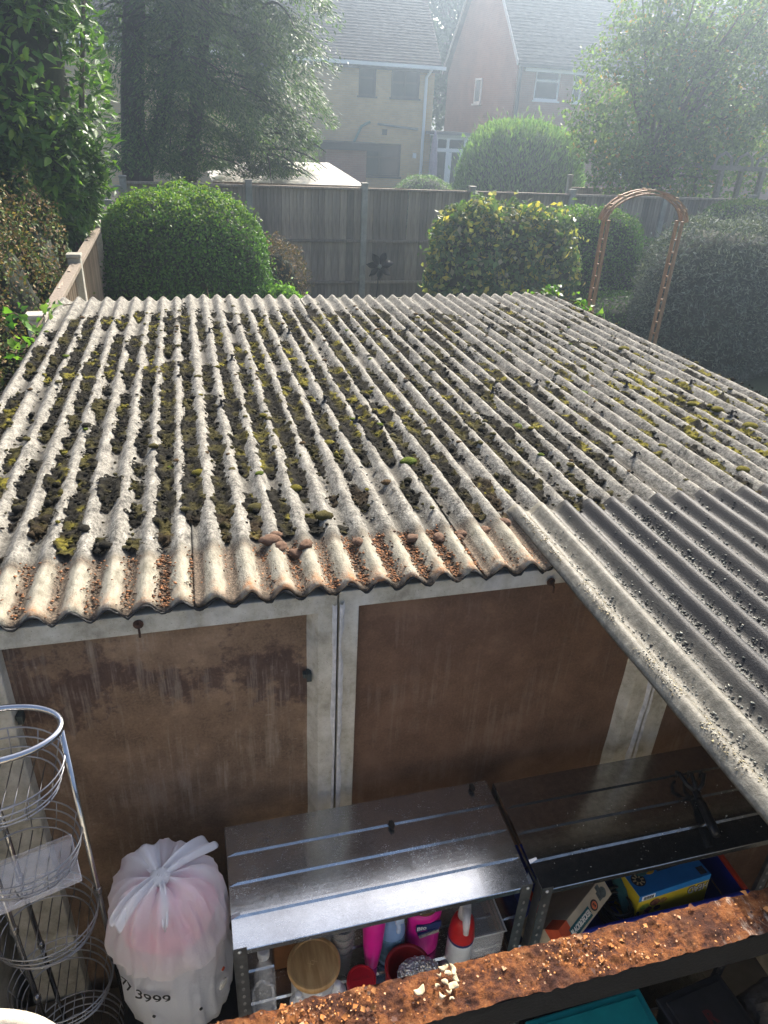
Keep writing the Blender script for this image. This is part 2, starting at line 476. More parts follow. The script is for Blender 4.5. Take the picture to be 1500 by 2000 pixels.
for q in range(5):
    Vs = []; Fs = []; Cs = []; off = 0
    for kv in range(math.ceil(cuts[q] - .5), math.ceil(cuts[q + 1] - .5)):
        xc = X0 + (kv + .5) * PITCH
        if xc < X0 - 4.4 * PITCH: continue
        ya = 1.525
        ys = np.arange(ya, 4.15, .0055); us = np.linspace(-.036, .036, nu)
        U, Yv = np.meshgrid(us, ys, indexing='ij'); X = xc + U
        den = moss_density(X * 0 + xc, Yv)
        wid = .005 + .024 * np.clip(den, 0, 1.0)
        edge = wid - np.abs(U + .008 * (fbm(Yv * 18, X * 0, kv, 71) - .5) * 2) + .014 * (fbm(X * 90, Yv * 60, 0, 72) - .5) * 2
        h = np.clip(edge / .018, -1, 1) * sstep(.12, .3, den)
        hz = np.where(h > 0, .003 + .0105 * h * (.35 + 1.1 * fbm(X * 130, Yv * 95, 0, 73, 2)) + np.clip(h, 0, 1) * RNG.normal(0, .0022, X.shape), -.004)
        Z = roof_z(X, Yv, .006) + hz + .004
        V = np.stack([X + RNG.normal(0, .0012, X.shape), Yv + RNG.normal(0, .0015, X.shape), Z], -1).reshape(-1, 3)
        m = len(ys); i, j = np.meshgrid(np.arange(nu - 1), np.arange(m - 1), indexing='ij')
        a = (i * m + j).ravel(); F = np.stack([a, a + m, a + m + 1, a + 1], 1)
        keep = (h.ravel()[F] > 0).sum(1) >= 2
        F = F[keep]
        if not len(F): continue
        Vs.append(V); Fs.append(F + off); Cs.append(moss_col(X.ravel(), Yv.ravel(), hz.ravel() * 60)); off += len(V)
    # loose crumbs and tufts
    ico = bmesh.new(); bmesh.ops.create_icosphere(ico, subdivisions=1, radius=1)
    iv = np.array([v.co[:] for v in ico.verts]); ifc = np.array([[v.index for v in f.verts] for f in ico.faces]); ico.free()
    xa = X0 + cuts[q] * PITCH; xb = X0 + cuts[q + 1] * PITCH
    n = int(8500 * (xb - xa))
    x = RNG.uniform(xa, xb, n); y = RNG.uniform(1.54, 4.1, n)
    kv = np.round((x - X0) / PITCH - .5); x = X0 + (kv + .5) * PITCH + RNG.normal(0, .0088, n)
    ok = moss_density(X0 + (kv + .5) * PITCH, y) + RNG.normal(0, .16, n) > .24; x, y = x[ok], y[ok]; n = len(x)
    r = RNG.uniform(.0022, .0058, n) * (1 + (RNG.random(n) < .10) * 1.0)
    sc = np.stack([r * RNG.uniform(.8, 1.5, n), r * RNG.uniform(.8, 1.5, n), r * RNG.uniform(.55, .95, n)], 1)
    V = iv[None] * sc[:, None] * RNG.uniform(.7, 1.3, (n, len(iv), 1)) + np.stack([x, y, roof_z(x, y, .008) + RNG.uniform(.004, .015, n) * np.clip(1.2 - np.abs(x - X0 - (np.round((x - X0) / PITCH - .5) + .5) * PITCH) / .022, .1, 1)], 1)[:, None]
    tri = (ifc[None] + (np.arange(n) * len(iv))[:, None, None]).reshape(-1, 3)
    ct = np.repeat(moss_col(x, y, np.full(n, .8)), len(iv), 0)
    if Vs:
        me = np_mesh('moss', np.concatenate(Vs), np.concatenate(Fs), np.concatenate(Cs), smooth=False)
        stuff('moss', me, M_MOSS, sheets[q])
    stuff('moss_crumbs', np_mesh('moss_crumbs', V.reshape(-1, 3), tri, ct), M_MOSS, sheets[q])

# individual cushions of moss on the crests
def cushion_mesh(seed, col):
    bmq = bmesh.new(); bmesh.ops.create_icosphere(bmq, subdivisions=2, radius=1)
    v = np.array([p.co[:] for p in bmq.verts]); f = np.array([[p.index for p in t.verts] for t in bmq.faces]); bmq.free()
    d = 1 + .5 * (fbm(v[:, 0] * 2.2 + seed, v[:, 1] * 2.2, v[:, 2] * 2.2, seed) - .5) + RNG.normal(0, .05, len(v))
    v = v * d[:, None]; v[:, 2] = np.maximum(v[:, 2], -.35) * .75
    cc = np.array(col) * RNG.uniform(.7, 1.3, (len(v), 1))
    me = np_mesh('moss_cushion', v, f, cc); me.materials.append(M_MOSS); return me
CUSH = [cushion_mesh(s, c) for s, c in ((1, BRN * 1.9), (2, OLIVE * 1.9), (3, YEL * .95), (4, GRN * 1.1), (5, DARK * 2.2), (6, np.array([.11, .095, .035])))]
placed = 0
cand = []
for kk in range(-4, 35):
    for y in np.arange(1.58, 4.0, .033):
        xx = X0 + kk * PITCH
        p = .13 + .10 * (float(fbm(xx * 3, y * 2.0, 0, 81)) - .5) * 2
        if RNG.random() < p * (1.0 if .2 < xx < 1.4 else .7): cand.append((xx, y + RNG.uniform(-.015, .015)))
RNG.shuffle(cand)
for xx, y in cand[:210]:
    near_y = y < 1.556 and xx > .78
    if near_y: continue
    yel = xx > 1.4 and y < 2.7
    mi = int(RNG.choice(6, p=[.10, .22, .38, .2, .05, .05] if yel else [.26, .26, .10, .06, .06, .26]))
    o = bpy.data.objects.new('moss_cushion', CUSH[mi]); COL.objects.link(o)
    par = sheet_at(xx); o.parent = par
    s = RNG.uniform(.005, .011) * (1.25 if RNG.random() < .18 else 1)
    o.matrix_basis = Matrix.Translation((xx + RNG.normal(0, .007), y, float(roof_z(xx, y)) + .0075)) @ Matrix.Rotation(RNG.uniform(0, 6), 4, 'Z') @ Matrix.Diagonal((s * RNG.uniform(1, 1.35), s * RNG.uniform(.9, 1.3), s * .8, 1))
# bright single cushions seen in the photo
for px, py, mi, s in ((797, 899, 3, .021), (427, 873, 3, .018), (1028, 940, 2, .016), (1013, 825, 3, .02), (945, 957, 2, .014), (838, 928, 1, .016), (633, 1010, 5, .02), (390, 920, 2, .02), (330, 905, 3, .018), (503, 985, 1, .022), (300, 873, 5, .013), (1218, 680, 2, .022), (1240, 690, 2, .02), (1465, 830, 2, .024), (1400, 800, 2, .02), (1350, 790, 2, .016), (1140, 760, 3, .016), (485, 742, 3, .018), (640, 860, 2, .018), (1215, 737, 2, .015), (575, 951, 2, .016), (755, 940, 0, .014), (1450, 918, 2, .018)):
    p = PZ(px, py, 2.195); x, y = p[0], p[1]
    o = bpy.data.objects.new('moss_cushion', CUSH[mi]); COL.objects.link(o); o.parent = sheet_at(x)
    o.matrix_basis = Matrix.Translation((x, y, float(roof_z(x, y)) + .009)) @ Matrix.Diagonal((s * 1.2, s, s * .8, 1))
# --- mud lumps along the lap
M_MUD = simple('brown_mud', (.12, .068, .042), .95, var=.5, scale=90, bump=.004)
def lumpme(seed):
    bmq = bmesh.new(); bmesh.ops.create_icosphere(bmq, subdivisions=3, radius=1)
    v = np.array([p.co[:] for p in bmq.verts]); f = np.array([[p.index for p in t.verts] for t in bmq.faces]); bmq.free()
    d = 1 + .55 * (fbm(v[:, 0] * 2 + seed, v[:, 1] * 2, v[:, 2] * 2, seed) - .5) + .75 * (fbm(v[:, 0] * 5, v[:, 1] * 5, v[:, 2] * 5, seed) - .5)
    me = np_mesh('mud_lump', v * d[:, None], f, smooth=True); me.materials.append(M_MUD); return me
LM = [lumpme(s) for s in (3, 8, 14)]
for q, (px, py, s) in enumerate(((528, 1052, .025), (548, 1062, .02), (580, 1068, .022), (597, 1063, .019), (700, 1050, .018), (808, 1040, .019), (860, 1036, .020), (905, 1027, .021), (948, 1020, .018), (985, 1014, .019), (538, 1044, .018), (900, 1034, .012))):
    p = PZ(px, py, 2.2); 
    o = bpy.data.objects.new('mud_lump', LM[q % 3]); COL.objects.link(o); o.parent = sheet_at(p[0])
    o.matrix_basis = Matrix.Translation((p[0], p[1], float(roof_z(p[0], p[1])) + .007)) @ Matrix.Rotation(q * 1.3, 4, 'Z') @ Matrix.Diagonal((s * 1.0, s * .75, s * .5, 1))
# --- grit: rust-brown in the clean strip, dark and pale flakes in the valleys on the right
oct_v = np.array([(1, 0, 0), (-1, 0, 0), (0, 1, 0), (0, -1, 0), (0, 0, 1), (0, 0, -1)], float)
oct_f = np.array([(0, 2, 4), (2, 1, 4), (1, 3, 4), (3, 0, 4), (2, 0, 5), (1, 2, 5), (3, 1, 5), (0, 3, 5)])
def grit(name, x, y, z, r, col, parent, flat=.6, mat=None):
    n = len(x)
    sc = np.stack([r * RNG.uniform(.7, 1.5, n), r * RNG.uniform(.7, 1.5, n), r * RNG.uniform(.4, 1, n) * flat], 1)
    a = RNG.uniform(0, 2 * PI, n); ca, sa = np.cos(a), np.sin(a)
    B = oct_v[None] * RNG.uniform(.6, 1.3, (n, 6, 1)) * sc[:, None]
    B = np.stack([B[..., 0] * ca[:, None] - B[..., 1] * sa[:, None], B[..., 0] * sa[:, None] + B[..., 1] * ca[:, None], B[..., 2] + .25 * B[..., 0]], -1)
    V = (B + np.stack([x, y, z], 1)[:, None]).reshape(-1, 3)
    F = (oct_f[None] + (np.arange(n) * 6)[:, None, None]).reshape(-1, 3)
    return stuff(name, np_mesh(name, V, F, np.repeat(col, 6, 0)), mat or M_GRIT, parent)
k = NT('grit'); M_GRIT = k.fin(k.attr('Col'), .9, 0, .2)
n = 11000
kv = RNG.integers(-5, 16, n); x = X0 + (kv + .5) * PITCH + RNG.normal(0, .010, n); y = RNG.uniform(1.30, 1.515, n)
amt = np.clip((x + .5) * .9, .15, 1) * (.35 + .9 * vnoise(kv * 1.7, y * 7, 0, 5))
ok = (RNG.random(n) < amt) & (x < .79) & (x > -.67); x, y = x[ok], y[ok]
grit('rust_grit', x, y, roof_z(x, y, .005), RNG.uniform(.0018, .0048, len(x)), palette(len(x), [(.16, .075, .035), (.24, .11, .05), (.09, .05, .03), (.05, .035, .025)]), garage)
n = 17000
kv = RNG.integers(10, 35, n); x = X0 + (kv + .5) * PITCH + RNG.normal(0, .010, n); y = RNG.uniform(1.58, 4.0, n)
ok = (RNG.random(n) < .12 + 1.3 * np.clip(fbm(x * 4, y * 2.5, 0, 91) - .36, 0, 1) * 2) & (x < 2.19); x, y = x[ok], y[ok]
grit('valley_debris', x, y, roof_z(x, y, .009), RNG.uniform(.0025, .006, len(x)), palette(len(x), [(.03, .03, .028), (.05, .05, .045), (.09, .09, .08), (.02, .02, .02)]), garage)
n = 22000
kv = RNG.integers(16, 36, n); x = X0 + (kv + .5) * PITCH + RNG.normal(0, .0095, n); y = RNG.uniform(.4, 1.54, n)
ok = (RNG.random(n) < (.10 + 2.2 * np.clip(fbm(x * 7, y * 3, 0, 92) - .42, 0, 1)) * (.35 + .65 * sstep(1.5, 1.0, x))) & (x > .80) & (x < 2.2); x, y = x[ok], y[ok]
grit('valley_flakes', x, y, roof_z(x, y, .0135), RNG.uniform(.0014, .0042, len(x)), palette(len(x), [(.05, .055, .05), (.10, .105, .095), (.16, .165, .145), (.03, .03, .03), (.24, .24, .21)]), near)
n = 1100
x = .795 + np.abs(RNG.normal(0, .016, n)); y = RNG.uniform(.42, 1.5, n); ok = fbm(x * 30, y * 9, 0, 93) > .42; x, y = x[ok], y[ok]
grit('edge_grit', x, y, roof_z(x, y, .0145), RNG.uniform(.0008, .0022, len(x)), palette(len(x), [(.30, .25, .15), (.20, .17, .11), (.36, .33, .26)]), near)
# --- black hook bolts poking through the sheets
M_BOLT = simple('black_bolt', (.018, .018, .02), .6, .3, var=.5, scale=80)
for px, py in ((433, 790), (625, 782), (411, 645), (449, 699), (943, 637), (950, 765), (1046, 748), (1233, 752), (1352, 749), (1238, 893), (573, 646), (1440, 810), (690, 820), (806, 640)):
    p = PZ(px, py, 2.2); kk = round((p[0] - X0) / PITCH); x = X0 + kk * PITCH; y = p[1]
    b = MB(); z = float(roof_z(x, y)) + .004
    b.lathe([(.013, 0), (.012, .004), (.006, .009), (.0045, .012), (.0045, .026), (.002, .028)], (x, y, z), 10)
    b.tube([(x, y, z + .018), (x + .012, y - .004, z + .024), (x + .016, y - .004, z + .016)], .003, 6)
    link('bolt', b, M_BOLT, sheet_at(x))

# ------------------------------------------------------------------ inner wall of concrete panels
k = NT('pale_concrete')
c = k.ramp(k.noise(14, 7, .7), [(.3, (.27, .245, .19)), (.5, (.46, .425, .345)), (.72, (.62, .59, .51))])
c = k.mix(k.ramp(k.voro(150, 'Distance'), [(.08, .8), (.16, 0.0)]), c, (.12, .11, .09))
c = k.mix(k.ramp(k.noise(5, 5, .7, stretch=(1, 1, .3)), [(.52, 0.0), (.7, .6)]), c, (.62, .62, .62))
k.bump(k.noise(110, 5, .7), .6, .004)
M_CONC = k.fin(c, .9, 0, .2)
def brownmat(name, purple, white, c0, c1):
    k = NT(name)
    c = k.ramp(k.noise(7, 8, .68), [(.3, tuple(x * .55 for x in c0)), (.52, c0), (.72, c1)])
    c = k.mix(k.math('MULTIPLY', k.ramp(k.noise(160, 4, .7), [(.35, 0.0), (.75, 1.0)]), .25), c, tuple(x * 1.7 for x in c1))
    sp = k.t.nodes.new('ShaderNodeSeparateXYZ'); k.t.links.new(k.tc.outputs['Object'], sp.inputs[0])
    zup = k.math('SUBTRACT', 1.0, k.math('MULTIPLY', k.math('ABSOLUTE', k.math('SUBTRACT', sp.outputs[2], 1.97)), 3.6))
    pm = k.math('ADD', k.math('MULTIPLY', k.noise(8, 6, .7), 1.35), k.math('MULTIPLY', zup, .32))
    c = k.mix(k.math('MULTIPLY', k.ramp(pm, [(.88, 0.0), (1.12, .7)]), purple), c, (.028, .014, .018))
    st = k.noise(55, 7, .72, stretch=(1, 1, .05)); pt = k.noise(4, 6, .7)
    wm = k.ramp(k.math('MULTIPLY', st, pt), [(.27, 0.0), (.40, 1.0)])
    c = k.mix(k.math('MULTIPLY', wm, white), c, (.40, .33, .26))
    c = k.mix(k.math('MULTIPLY', k.ramp(k.noise(60, 6, .75), [(.60, 0.0), (.72, 1.0)]), .5 * white), c, (.5, .44, .38))
    # damp tide mark near the top of the boards
    k.bump(k.math('ADD', k.noise(60, 6, .7), k.math('MULTIPLY', k.noise(300, 3), .4)), .5, .004)
    return k.fin(c, .8, 0, .3)
M_BROWN1 = brownmat('stained_brown_board', 1.0, .55, (.165, .106, .066), (.29, .198, .130))
M_BROWN2 = brownmat('brown_board', .25, .2, (.132, .076, .048), (.19, .114, .074))
YW = 1.30
joints = [-.58, .272, 1.19, 2.12]
inner = [(-.445, .202), (.322, 1.107), (1.262, 2.05)]
lbl = ['left wall panel with purple stains and white streaks', 'middle wall panel with a plain brown face', 'right wall panel in the dark below the roof']
for q in range(3):
    a, bx_ = joints[q] + .002, joints[q + 1] - .002
    li, ri = inner[q]; zt = 2.108 if q == 0 else 2.112
    nudge = .0 if q == 0 else (.006 if q == 1 else .0)
    b = MB(); y0, y1 = YW + nudge, YW + .06
    # frame with splayed reveals
    rv = .024
    for s in (0,):
        O = [(a, 0.03), (bx_, 0.03), (bx_, 2.158), (a, 2.158)]
        I = [(li - .0, .1), (ri + rv, .1), (ri + rv, zt), (li - .0, zt)]
        J = [(li + .004, .104), (ri, .104), (ri, zt - .003), (li + .004, zt - .003)]
        V = [(x, y0, z) for x, z in O] + [(x, y0, z) for x, z in I] + [(x, YW + .034, z) for x, z in J] + [(x, y1, z) for x, z in O]
        F = []
        for e in range(4):
            f = (e + 1) % 4
            F += [(e, f, 4 + f, 4 + e), (4 + e, 4 + f, 8 + f, 8 + e), (f, e, 12 + e, 12 + f)]
        b.add(V, F)
    fr = link('wall_panel', b, M_CONC, garage, bevel=.003)
    fr['label'] = lbl[q]
    nx, nz = 40, 90
    xs = np.linspace(li - .01, ri + .01, nx); zs = np.linspace(.09, zt + .005, nz)
    Xg, Zg = np.meshgrid(xs, zs, indexing='ij')
    Yg = YW + .0315 + .0035 * (fbm(Xg * 9, Zg * 9, 0, 5 + q) - .5)
    fcs = np.stack([Xg, Yg, Zg], -1).reshape(-1, 3)
    bb = MB(); bb.sheet([tuple(p) for p in fcs], nx, nz)
    me = bb.mesh('panel_face', True)
    link('panel_face', me, M_BROWN1 if q == 0 else M_BROWN2, fr)
    # crumbling mortar along the joint
    if q < 2:
        jx = joints[q + 1]; zz = np.linspace(.05, 2.13, 260)
        for sgn in (-1, 1):
            wv = .004 + .010 * np.clip(fbm(zz * 9, zz * 0 + sgn, 0, 12) - .25, 0, 1) * 1.6
            dp = .004 + .005 * fbm(zz * 30, zz * 0, sgn, 14)
            V = []
            for t in range(260):
                V += [(jx + sgn * .003, YW - dp[t] * .4, zz[t]), (jx + sgn * (.003 + wv[t] * .6), YW - dp[t], zz[t]), (jx + sgn * (.004 + wv[t] * 1.3), YW + .008, zz[t])]
            m2 = MB(); m2.sheet(V, 260, 3)
            link('mortar', m2.mesh('mortar', True), simple('white_mortar', (.55, .54, .53), .95, var=.25, scale=40, bump=.004), fr)
# bolts and clips on the frame
M_RUST = simple('rusted_iron', (.07, .035, .022), .85, .2, var=.6, scale=60, bump=.003)
for px, py in ((270, 1218), (1075, 1135)):
    p = PY(px, py, YW)
    b = MB(); M4 = Matrix.Translation((p[0], YW - .002, p[2])) @ Matrix.Rotation(PI / 2, 4, 'X')
    b.lathe([(.011, 0), (.011, .002), (.0055, .003), (.0055, .010), (.003, .011)], (0, 0, 0), 12, M4)
    b.tube([(p[0], YW - .008, p[2]), (p[0] + .002, YW - .018, p[2] - .006), (p[0] + .002, YW - .019, p[2] - .022)], .0025, 6)
    link('bolt', b, M_RUST, garage)
for px, py in ((605, 1328), (38, 1412)):
    p = PY(px, py, YW)
    b = MB(); b.box((p[0] - .006, YW + .006, p[2] - .012), (p[0] + .006, YW + .028, p[2] + .012)); b.box((p[0] - .014, YW + .012, p[2] - .004), (p[0] + .0, YW + .026, p[2] + .008))
    link('clip', b, simple('green_grey_metal', (.06, .07, .065), .6, .4), garage, bevel=.001)
# outer walls
for nm, a, c2 in (('side_wall', (-.70, -1.6, 0), (-.645, 4.16, 2.13)), ('side_wall', (2.12, -1.6, 0), (2.18, 4.16, 2.13)), ('end_wall', (-.70, 4.16, 0), (2.18, 4.20, 2.13)), ('end_wall', (-.70, -1.66, 0), (2.18, -1.6, 2.13))):
    b = MB(); b.box(a, c2); link(nm, b, M_CONC, garage)
# ------------------------------------------------------------------ rusty beam
k = NT('flaking_rust')
n1 = k.noise(24, 10, .78); n2 = k.noise(120, 8, .8)
c = k.ramp(n1, [(.38, (.014, .008, .010)), (.46, (.07, .026, .018)), (.53, (.27, .092, .026)), (.60, (.34, .15, .06)), (.70, (.36, .22, .15)), (.80, (.45, .38, .31))])
c = k.mix(.45, c, k.ramp(n2, [(.36, (.015, .009, .010)), (.5, (.13, .048, .020)), (.66, (.34, .135, .042))]))
sx_ = k.t.nodes.new('ShaderNodeSeparateXYZ'); k.t.links.new(k.tc.outputs['Object'], sx_.inputs[0])
scr = k.ramp(k.math('MULTIPLY', k.noise(70, 6, .7, stretch=(1, .25, 1)), k.ramp(sx_.outputs[0], [(.45, 0.0), (.7, 1.0)])), [(.50, 0.0), (.60, .75)])
c = k.mix(scr, c, (.50, .43, .36))
c = k.mix(k.ramp(k.noise(11, 6, .65), [(.46, 0.0), (.58, .85)]), c, k.mix(n2, (.012, .007, .008), (.085, .034, .022)))
k.bump(k.math('ADD', k.math('MULTIPLY', n2, .7), n1), 1.0, .008)
M_FLAKE = k.fin(c, .9, 0, .2)
ZB = 2.096
bx0, bx1 = -.62, 2.10
nxx, nyy = 900, 34
xs = np.linspace(bx0, bx1, nxx); ys = np.linspace(.447, .507, nyy)
Xg, Yg = np.meshgrid(xs, ys, indexing='ij')
Zg = ZB - .004 + .004 * fbm(Xg * 35, Yg * 35, 0, 7) + .007 * np.clip(fbm(Xg * 60, Yg * 60, 0, 8) - .45, 0, 1) * 2 + .0035 * (fbm(Xg * 260, Yg * 260, 0, 18, 2) - .5) * sstep(.8, .3, Xg)
eY = Yg + np.where((Yg < .448) | (Yg > .506), .005 * (fbm(Xg * 70, Yg * 0, 0, 9) - .5), 0)
b = MB(); b.sheet([tuple(p) for p in np.stack([Xg, eY, Zg], -1).reshape(-1, 3)], nxx, nyy)
beam_top = b.mesh('rust_crust', True)
M_DARKST = simple('blackened_steel', (.007, .007, .007), .75, .1, var=.5, scale=30, bump=.002)
b = MB(); b.box((bx0, .449, ZB - .066), (bx1, .505, ZB - .058)); b.box((bx0, .473, ZB - .058), (bx1, .481, ZB - .012)); b.box((bx0, .449, ZB - .014), (bx1, .505, ZB - .006)); b.box((bx0, .449, ZB - .0585), (bx1, .453, ZB - .0135))
beam = link('beam', b, M_DARKST, garage); beam['label'] = 'steel beam with a thick crust of orange rust on top'
link('rust_crust', beam_top, M_FLAKE, beam)
n = 9000
x = RNG.uniform(bx0, bx1, n); y = RNG.uniform(.449, .505, n)
ok = RNG.random(n) < .12 + 1.3 * sstep(.62, .15, np.abs(x - .1)) * sstep(.38, .62, fbm(x * 14, y * 14, 0, 3)); x, y = x[ok], y[ok]; n = len(x)
D = rdir(n); D[:, 2] *= .25; Nn = unit(np.stack([RNG.normal(0, .3, n), RNG.normal(0, .3, n), np.ones(n)], 1))
r = RNG.uniform(.0007, .0026, n) * (1 + 1.9 * (RNG.random(n) < .10))
cf = palette(n, [(.30, .115, .035), (.38, .17, .06), (.12, .05, .025), (.06, .03, .022), (.40, .23, .13)])
me = leaves('rust_flakes', np.stack([x, y, np.full(n, ZB + .0005) + RNG.uniform(0, .0045, n)], 1), D, Nn, r * 1.7, r * 1.5, cf, .25)
stuff('rust_flakes', me, M_GRIT, beam)
M_CHIP = simple('cream_chip', (.44, .34, .21), .8, var=.35, scale=90, bump=.002)
for q, (px, py) in enumerate(((858, 1907), (875, 1900), (886, 1895), (852, 1925), (870, 1918), (884, 1925), (877, 1940), (889, 1912), (820, 1938), (862, 1948), (866, 1893), (881, 1950))):
    p = PZ(px, py, ZB + .006); bmq = bmesh.new(); bmesh.ops.create_icosphere(bmq, subdivisions=2, radius=1)
    a = q * 1.9 + (q * q) % 5
    for v in bmq.verts:
        f = 1 + .7 * (float(fbm(v.co.x * 2 + q, v.co.y * 2, v.co.z * 2, 5)) - .5)
        sq = .35 + .5 * ((q * 37) % 11) / 10; f = 1 + 1.3 * (float(fbm(v.co.x * 1.6 + q * 3, v.co.y * 1.6, v.co.z, 5)) - .5); v.co = Vector((v.co.x * .0092 * f * sq, v.co.y * .0055 * f * sq + .003 * v.co.x * v.co.x, v.co.z * .0014 + .004 * v.co.x * v.co.x * sq))
        v.co.rotate(Matrix.Rotation(a, 3, 'Z')); v.co += Vector((p[0], p[1], ZB + .0075))
    me = bpy.data.meshes.new('paint_chip'); bmq.to_mesh(me); bmq.free(); me.polygons.foreach_set('use_smooth', np.ones(len(me.polygons), bool)); link('paint_chip', me, M_CHIP, beam)
# ================================================================== THINGS IN THE GARAGE
# ------------------------------------------------------------------ shelving
k = NT('galvanised_steel')
sp = k.ramp(k.noise(150, 4, .7, dist=1.5, stretch=(1, 1.6, 1)), [(.35, .0), (.65, 1.0)])
c = k.mix(sp, (.40, .42, .44), (.60, .62, .64))
c = k.mix(k.ramp(k.noise(7, 5, .7), [(.5, 0.0), (.72, .45)]), c, (.26, .255, .25))
rg = k.math('ADD', k.math('MULTIPLY', sp, .12), k.math('MULTIPLY', k.noise(12, 5, .7), .22))
k.bump(k.noise(9, 2), .03, .003)
M_GALV = k.fin(c, k.math('ADD', rg, .04), .95, .5)
k = NT('shaded_galvanised_steel')  # darker copy of the galvanised steel, roof shade put into its colour
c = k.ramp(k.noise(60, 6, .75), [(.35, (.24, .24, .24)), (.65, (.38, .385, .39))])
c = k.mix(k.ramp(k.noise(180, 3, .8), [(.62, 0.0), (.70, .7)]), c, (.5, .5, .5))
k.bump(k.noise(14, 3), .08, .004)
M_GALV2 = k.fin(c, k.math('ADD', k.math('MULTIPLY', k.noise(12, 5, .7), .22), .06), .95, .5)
M_POST = simple('shelf_post_steel', (.16, .165, .17), .4, .8, var=.3, scale=30)
M_SCREW = simple('bright_screw', (.6, .6, .6), .3, .9, var=.1)
def shelf_mesh(x0, x1, y0, y1, z, ribs=True):
    b = MB()
    # cross-section along y: flat with three raised ribs, folded lips
    # front droop added to the shape so the sheet mirrors the sky
    bow = lambda y: .016 * ((y1 - y) / (y1 - y0)) ** 3.2
    prof = [(y0, -.030 + .016), (y0, -.0015), (y0 + .0015, 0)]
    yp = y0 + .0015
    for q in (.25, .5, .75, 1.0):
        yc = y0 + (y1 - y0) * q - (0 if q < 1 else .0015)
        ye = yc - (.009 if q < 1 else .0)
        for f in (.2, .4, .6, .8): prof.append((yp + (ye - yp) * f, 0))
        if q < 1: prof += [(yc - .009, 0), (yc - .0045, .0045), (yc + .0015, .0045), (yc + .0045, 0)]; yp = yc + .0045
    prof += [(y1 - .0015, 0), (y1, -.0015), (y1, -.030)]
    V = []; xs = [x0, x0 + .02] + list(np.linspace(x0 + .05, x1 - .05, 10)) + [x1 - .02, x1]
    for i, x in enumerate(xs):
        for y, dz in prof: V.append((x, y, z - bow(y) + (min(dz, 0) if i in (0, len(xs) - 1) else dz) + .0016 * (float(vnoise(x * 7, y * 9, 0, 3)) - .5)))
    b.sheet(V, len(xs), len(prof))
    b.box((x0 - .0008, y0 + .001, z - .03), (x0 + .0002, y1 - .001, z - .0175)); b.box((x1 - .0002, y0 + .001, z - .03), (x1 + .0008, y1 - .001, z - .0175))
    b.box((x0 + .002, y0 + .001, z - .034), (x1 - .002, y0 + .014, z - .0305))
    return b
def shelving(x0, x1, y0, y1, zt, label, mat, rz=0):
    t = thing('shelving_unit', label, 'shelving', ((x0 + x1) / 2, (y0 + y1) / 2, .03))
    for q in range(5):
        z = zt - q * .365
        s = link('shelf', shelf_mesh(x0, x1, y0, y1, z), mat, t)
        for xx in (x0 + .012, x1 - .012):
            for yy, sg in ((y0 - .003, -1), (y1 + .003, 1)):
                m = MB(); m.lathe([(.0045, 0), (.0045, .002), (.002, .004)], (0, 0, 0), 8, Matrix.Translation((xx, yy, z - .014)) @ Matrix.Rotation(sg * -PI / 2, 4, 'X'))
                link('screw', m, M_SCREW, s)
    for xx, sx in ((x0, 1), (x1, -1)):
        for yy, sy in ((y0, 1), (y1, -1)):
            m = MB()
            # angle post with a row of punched slots on its faces
            xa, xb = sorted((xx + sx * .0, xx + sx * .028))
            ya, yb = sorted((yy - sy * .0022, yy - sy * .0006))
            m.box((xa, ya, .03), (xb, yb, zt - .004))
            xa2, xb2 = sorted((xx - sx * .0022, xx - sx * .0010)); y2, y3 = sorted((yy, yy + sy * .028))
            m.box((xa2, y2, .03), (xb2, y3, zt - .004))
            p = link('post', m, M_POST, t)
            m = MB()
            for z in np.arange(.1, zt - .04, .03):
                m.lathe([(.0035, 0), (.0035, .0012)], (0, 0, 0), 8, Matrix.Translation((xx + sx * .014, min(ya, yb) - .0002 if sy > 0 else max(ya, yb) + .0002, z)) @ Matrix.Rotation(PI / 2 * (1 if sy > 0 else -1), 4, 'X') @ Matrix.Diagonal((1, 1.7, 1, 1)))
            h = link('slot', m, simple('slot_dark', (.30, .30, .29), .5, .5), p); h['kind'] = 'stuff'
    return t
shelving(-.020, .682, .935, 1.243, 1.52, 'bright galvanised shelving unit in daylight beside the white bag', M_GALV)
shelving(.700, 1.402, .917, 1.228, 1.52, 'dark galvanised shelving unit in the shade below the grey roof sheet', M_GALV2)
ZT = 1.155      # second tier
# ------------------------------------------------------------------ clear plastic helper
def clear(name, tint=(.9, .92, .94), alpha=.25, rough=.15):
    if name in MAT: return MAT[name]
    k = NT(name); k.fin(k.mix(k.noise(30, 4), tuple(x * .9 for x in tint), tint), rough, 0, .6); k.b.inputs['Alpha'].default_value = alpha
    MAT[name] = k.m; return k.m
M_CLEAR = clear('clear_plastic', alpha=.22)
M_MILK = clear('milky_plastic', (.75, .76, .78), .62, .35)
# ------------------------------------------------------------------ text helper
def text_mesh(s, size, bold=0.0, extr=.0004):
    cu = bpy.data.curves.new('txt', 'FONT'); cu.body = s; cu.size = size; cu.extrude = extr; cu.offset = bold
    cu.align_x = 'CENTER'; cu.align_y = 'CENTER'; cu.resolution_u = 3
    o = bpy.data.objects.new('txt', cu); COL.objects.link(o)
    dg = bpy.context.evaluated_depsgraph_get(); dg.update()
    me = bpy.data.meshes.new_from_object(o.evaluated_get(dg)); bpy.data.objects.remove(o); return me
def text_on(name, s, size, M4, mat, parent, bold=0.0, sx=1.0):
    me = text_mesh(s, size, bold); me.transform(M4 @ Matrix.Diagonal((sx, 1, 1, 1))); me.materials.clear()
    return link(name, me, mat, parent)
